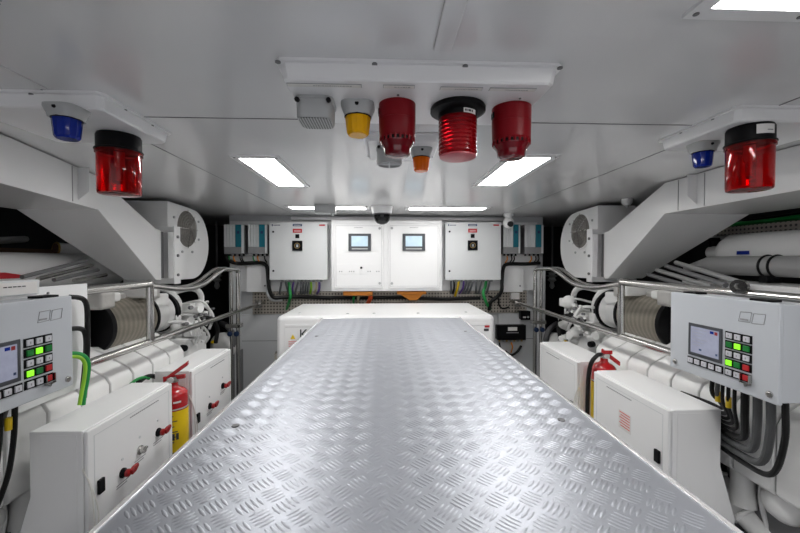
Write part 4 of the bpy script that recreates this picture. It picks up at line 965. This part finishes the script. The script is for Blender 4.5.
MB().tube([(1.86, .5, -.03), (1.86, 2.05, -.03)], .05, n=28).cyl((1.86, 2.04, -.03), (1.84, 2.20, -.05), .05, .012, n=28).build('pipe', 'mgrey', t)
for k in (0, 1): MB().ring((1.86, 1.68+.045*k, -.03), .051, .006, (0, 1, 0), n=28).build('clamp', 'black', t)
MB().box(1.81, 1.88, 1.68, 1.72, -.11, -.075).build('clamp_foot', 'black', t)
o = MB().box(1.74, 2.0, 1.25, 2.1, -.15, -.115).build('white_shelf', 'white', bevel=.004); tag(o, 'white shelf strip under the grey pipe with the black clamp', 'shelf')
for k, (a, b) in enumerate((((666, 266), (726, 285)), ((657, 270), (712, 287)), ((648, 274.5), (694, 288)), ((676, 262.5), (742, 283)))):
    p, q = PX(*a, 1.72), PX(*b, 1.62)
    cable([p, (p+q)/2, q], .013, 'dgrey' if k % 2 == 0 else 'mgrey', ('second', 'third', 'lowest', 'uppermost')[k]+' of the slanting grey pipes under the duct by the black clamp', None, 'slanting_pipe', cat='pipe')

# dim machinery in the two dark recesses beside the end wall
for s in (1, -1):
    nm = 'beyond the fan by the turret camera side' if s > 0 else 'beyond the fan by the hanging green cable side'
    px = 552 if s > 0 else 217
    c = PY(px, 282, 4.2)
    t = thing('insulator_stack', 'pale ribbed insulator in the dark recess '+nm, 'insulator', c)
    MB().lathe(c, [(.02, .12), (.05, .11), (.03, .09), (.06, .07), (.03, .05), (.05, .02), (.02, 0), (.03, -.05), (.01, -.08)], n=16).build('ribs', 'greym', t, ang=50)
    MB().cyl(c+Vector((0, 0, .12)), (c.x, c.y, CE), .012, n=8).build('rod', 'dgrey', t)
    q = PY(551 if s > 0 else 228, 341, 3.5)
    t = thing('pump', 'pale pump with dark pipe ends '+nm, 'pump', (q.x, 3.5, -H))
    MB().lathe((q.x, 3.5, q.z-.02), [(.05, 0), (.11, .02), (.12, .1), (.08, .16), (.05, .17)], (0, -1, 0), n=24).build('body', 'enginew', t, ang=40)
    MB().tube([(q.x-s*.08, 3.4, q.z-.05), (q.x-s*.10, 3.38, q.z+.06), (q.x-s*.04, 3.42, q.z+.14), (q.x+s*.1, 3.6, q.z+.15)], .025, n=12).build('pipe', 'dgrey', t, ang=60)
    MB().box(q.x-.1, q.x+.1, 3.38, 3.6, -H, q.z-.1).build('pedestal', 'dgrey', t)
    MB().lathe((q.x+s*.06, 3.34, q.z+.03), [(.014, 0), (.014, .02)], (0, -1, 0), n=10).build('drain_cap', 'yellow', t)
    t = thing('recess_column', 'grey steel column beside the steel posts '+nm, 'column', (X(s, 1.47), 3.6, -H))
    bxs(MB(), s, 1.40, 1.455, 3.40, 3.46, -H, -.10).build('flange', 'wall', t, bevel=.003)
    bxs(MB(), s, 1.42, 1.435, 3.46, 3.60, -H, -.10).build('web', 'wall', t)

# ------------------------------------------------------------------ camera, world, view
cd = bpy.data.cameras.new('camera'); cam = bpy.data.objects.new('camera', cd); C.objects.link(cam)
cd.sensor_width = 36; cd.lens = F*36/800; cd.clip_start = .02
cam.location = (0, 0, H); cam.rotation_euler = (PI/2-PH, 0, -TH)
sc = bpy.context.scene; sc.camera = cam
w = bpy.data.worlds.new('world'); sc.world = w; w.use_nodes = True
w.node_tree.nodes['Background'].inputs[0].default_value = (.5, .5, .52, 1)  # soft fill added, entering through the open end behind the camera
sc.view_settings.view_transform = 'Standard'; sc.view_settings.look = 'None'; sc.view_settings.gamma = 1
sc.view_settings.use_curve_mapping = False
sc.view_settings.exposure = 1.02
for o in bpy.data.objects:
    if '_o' in o: del o['_o']
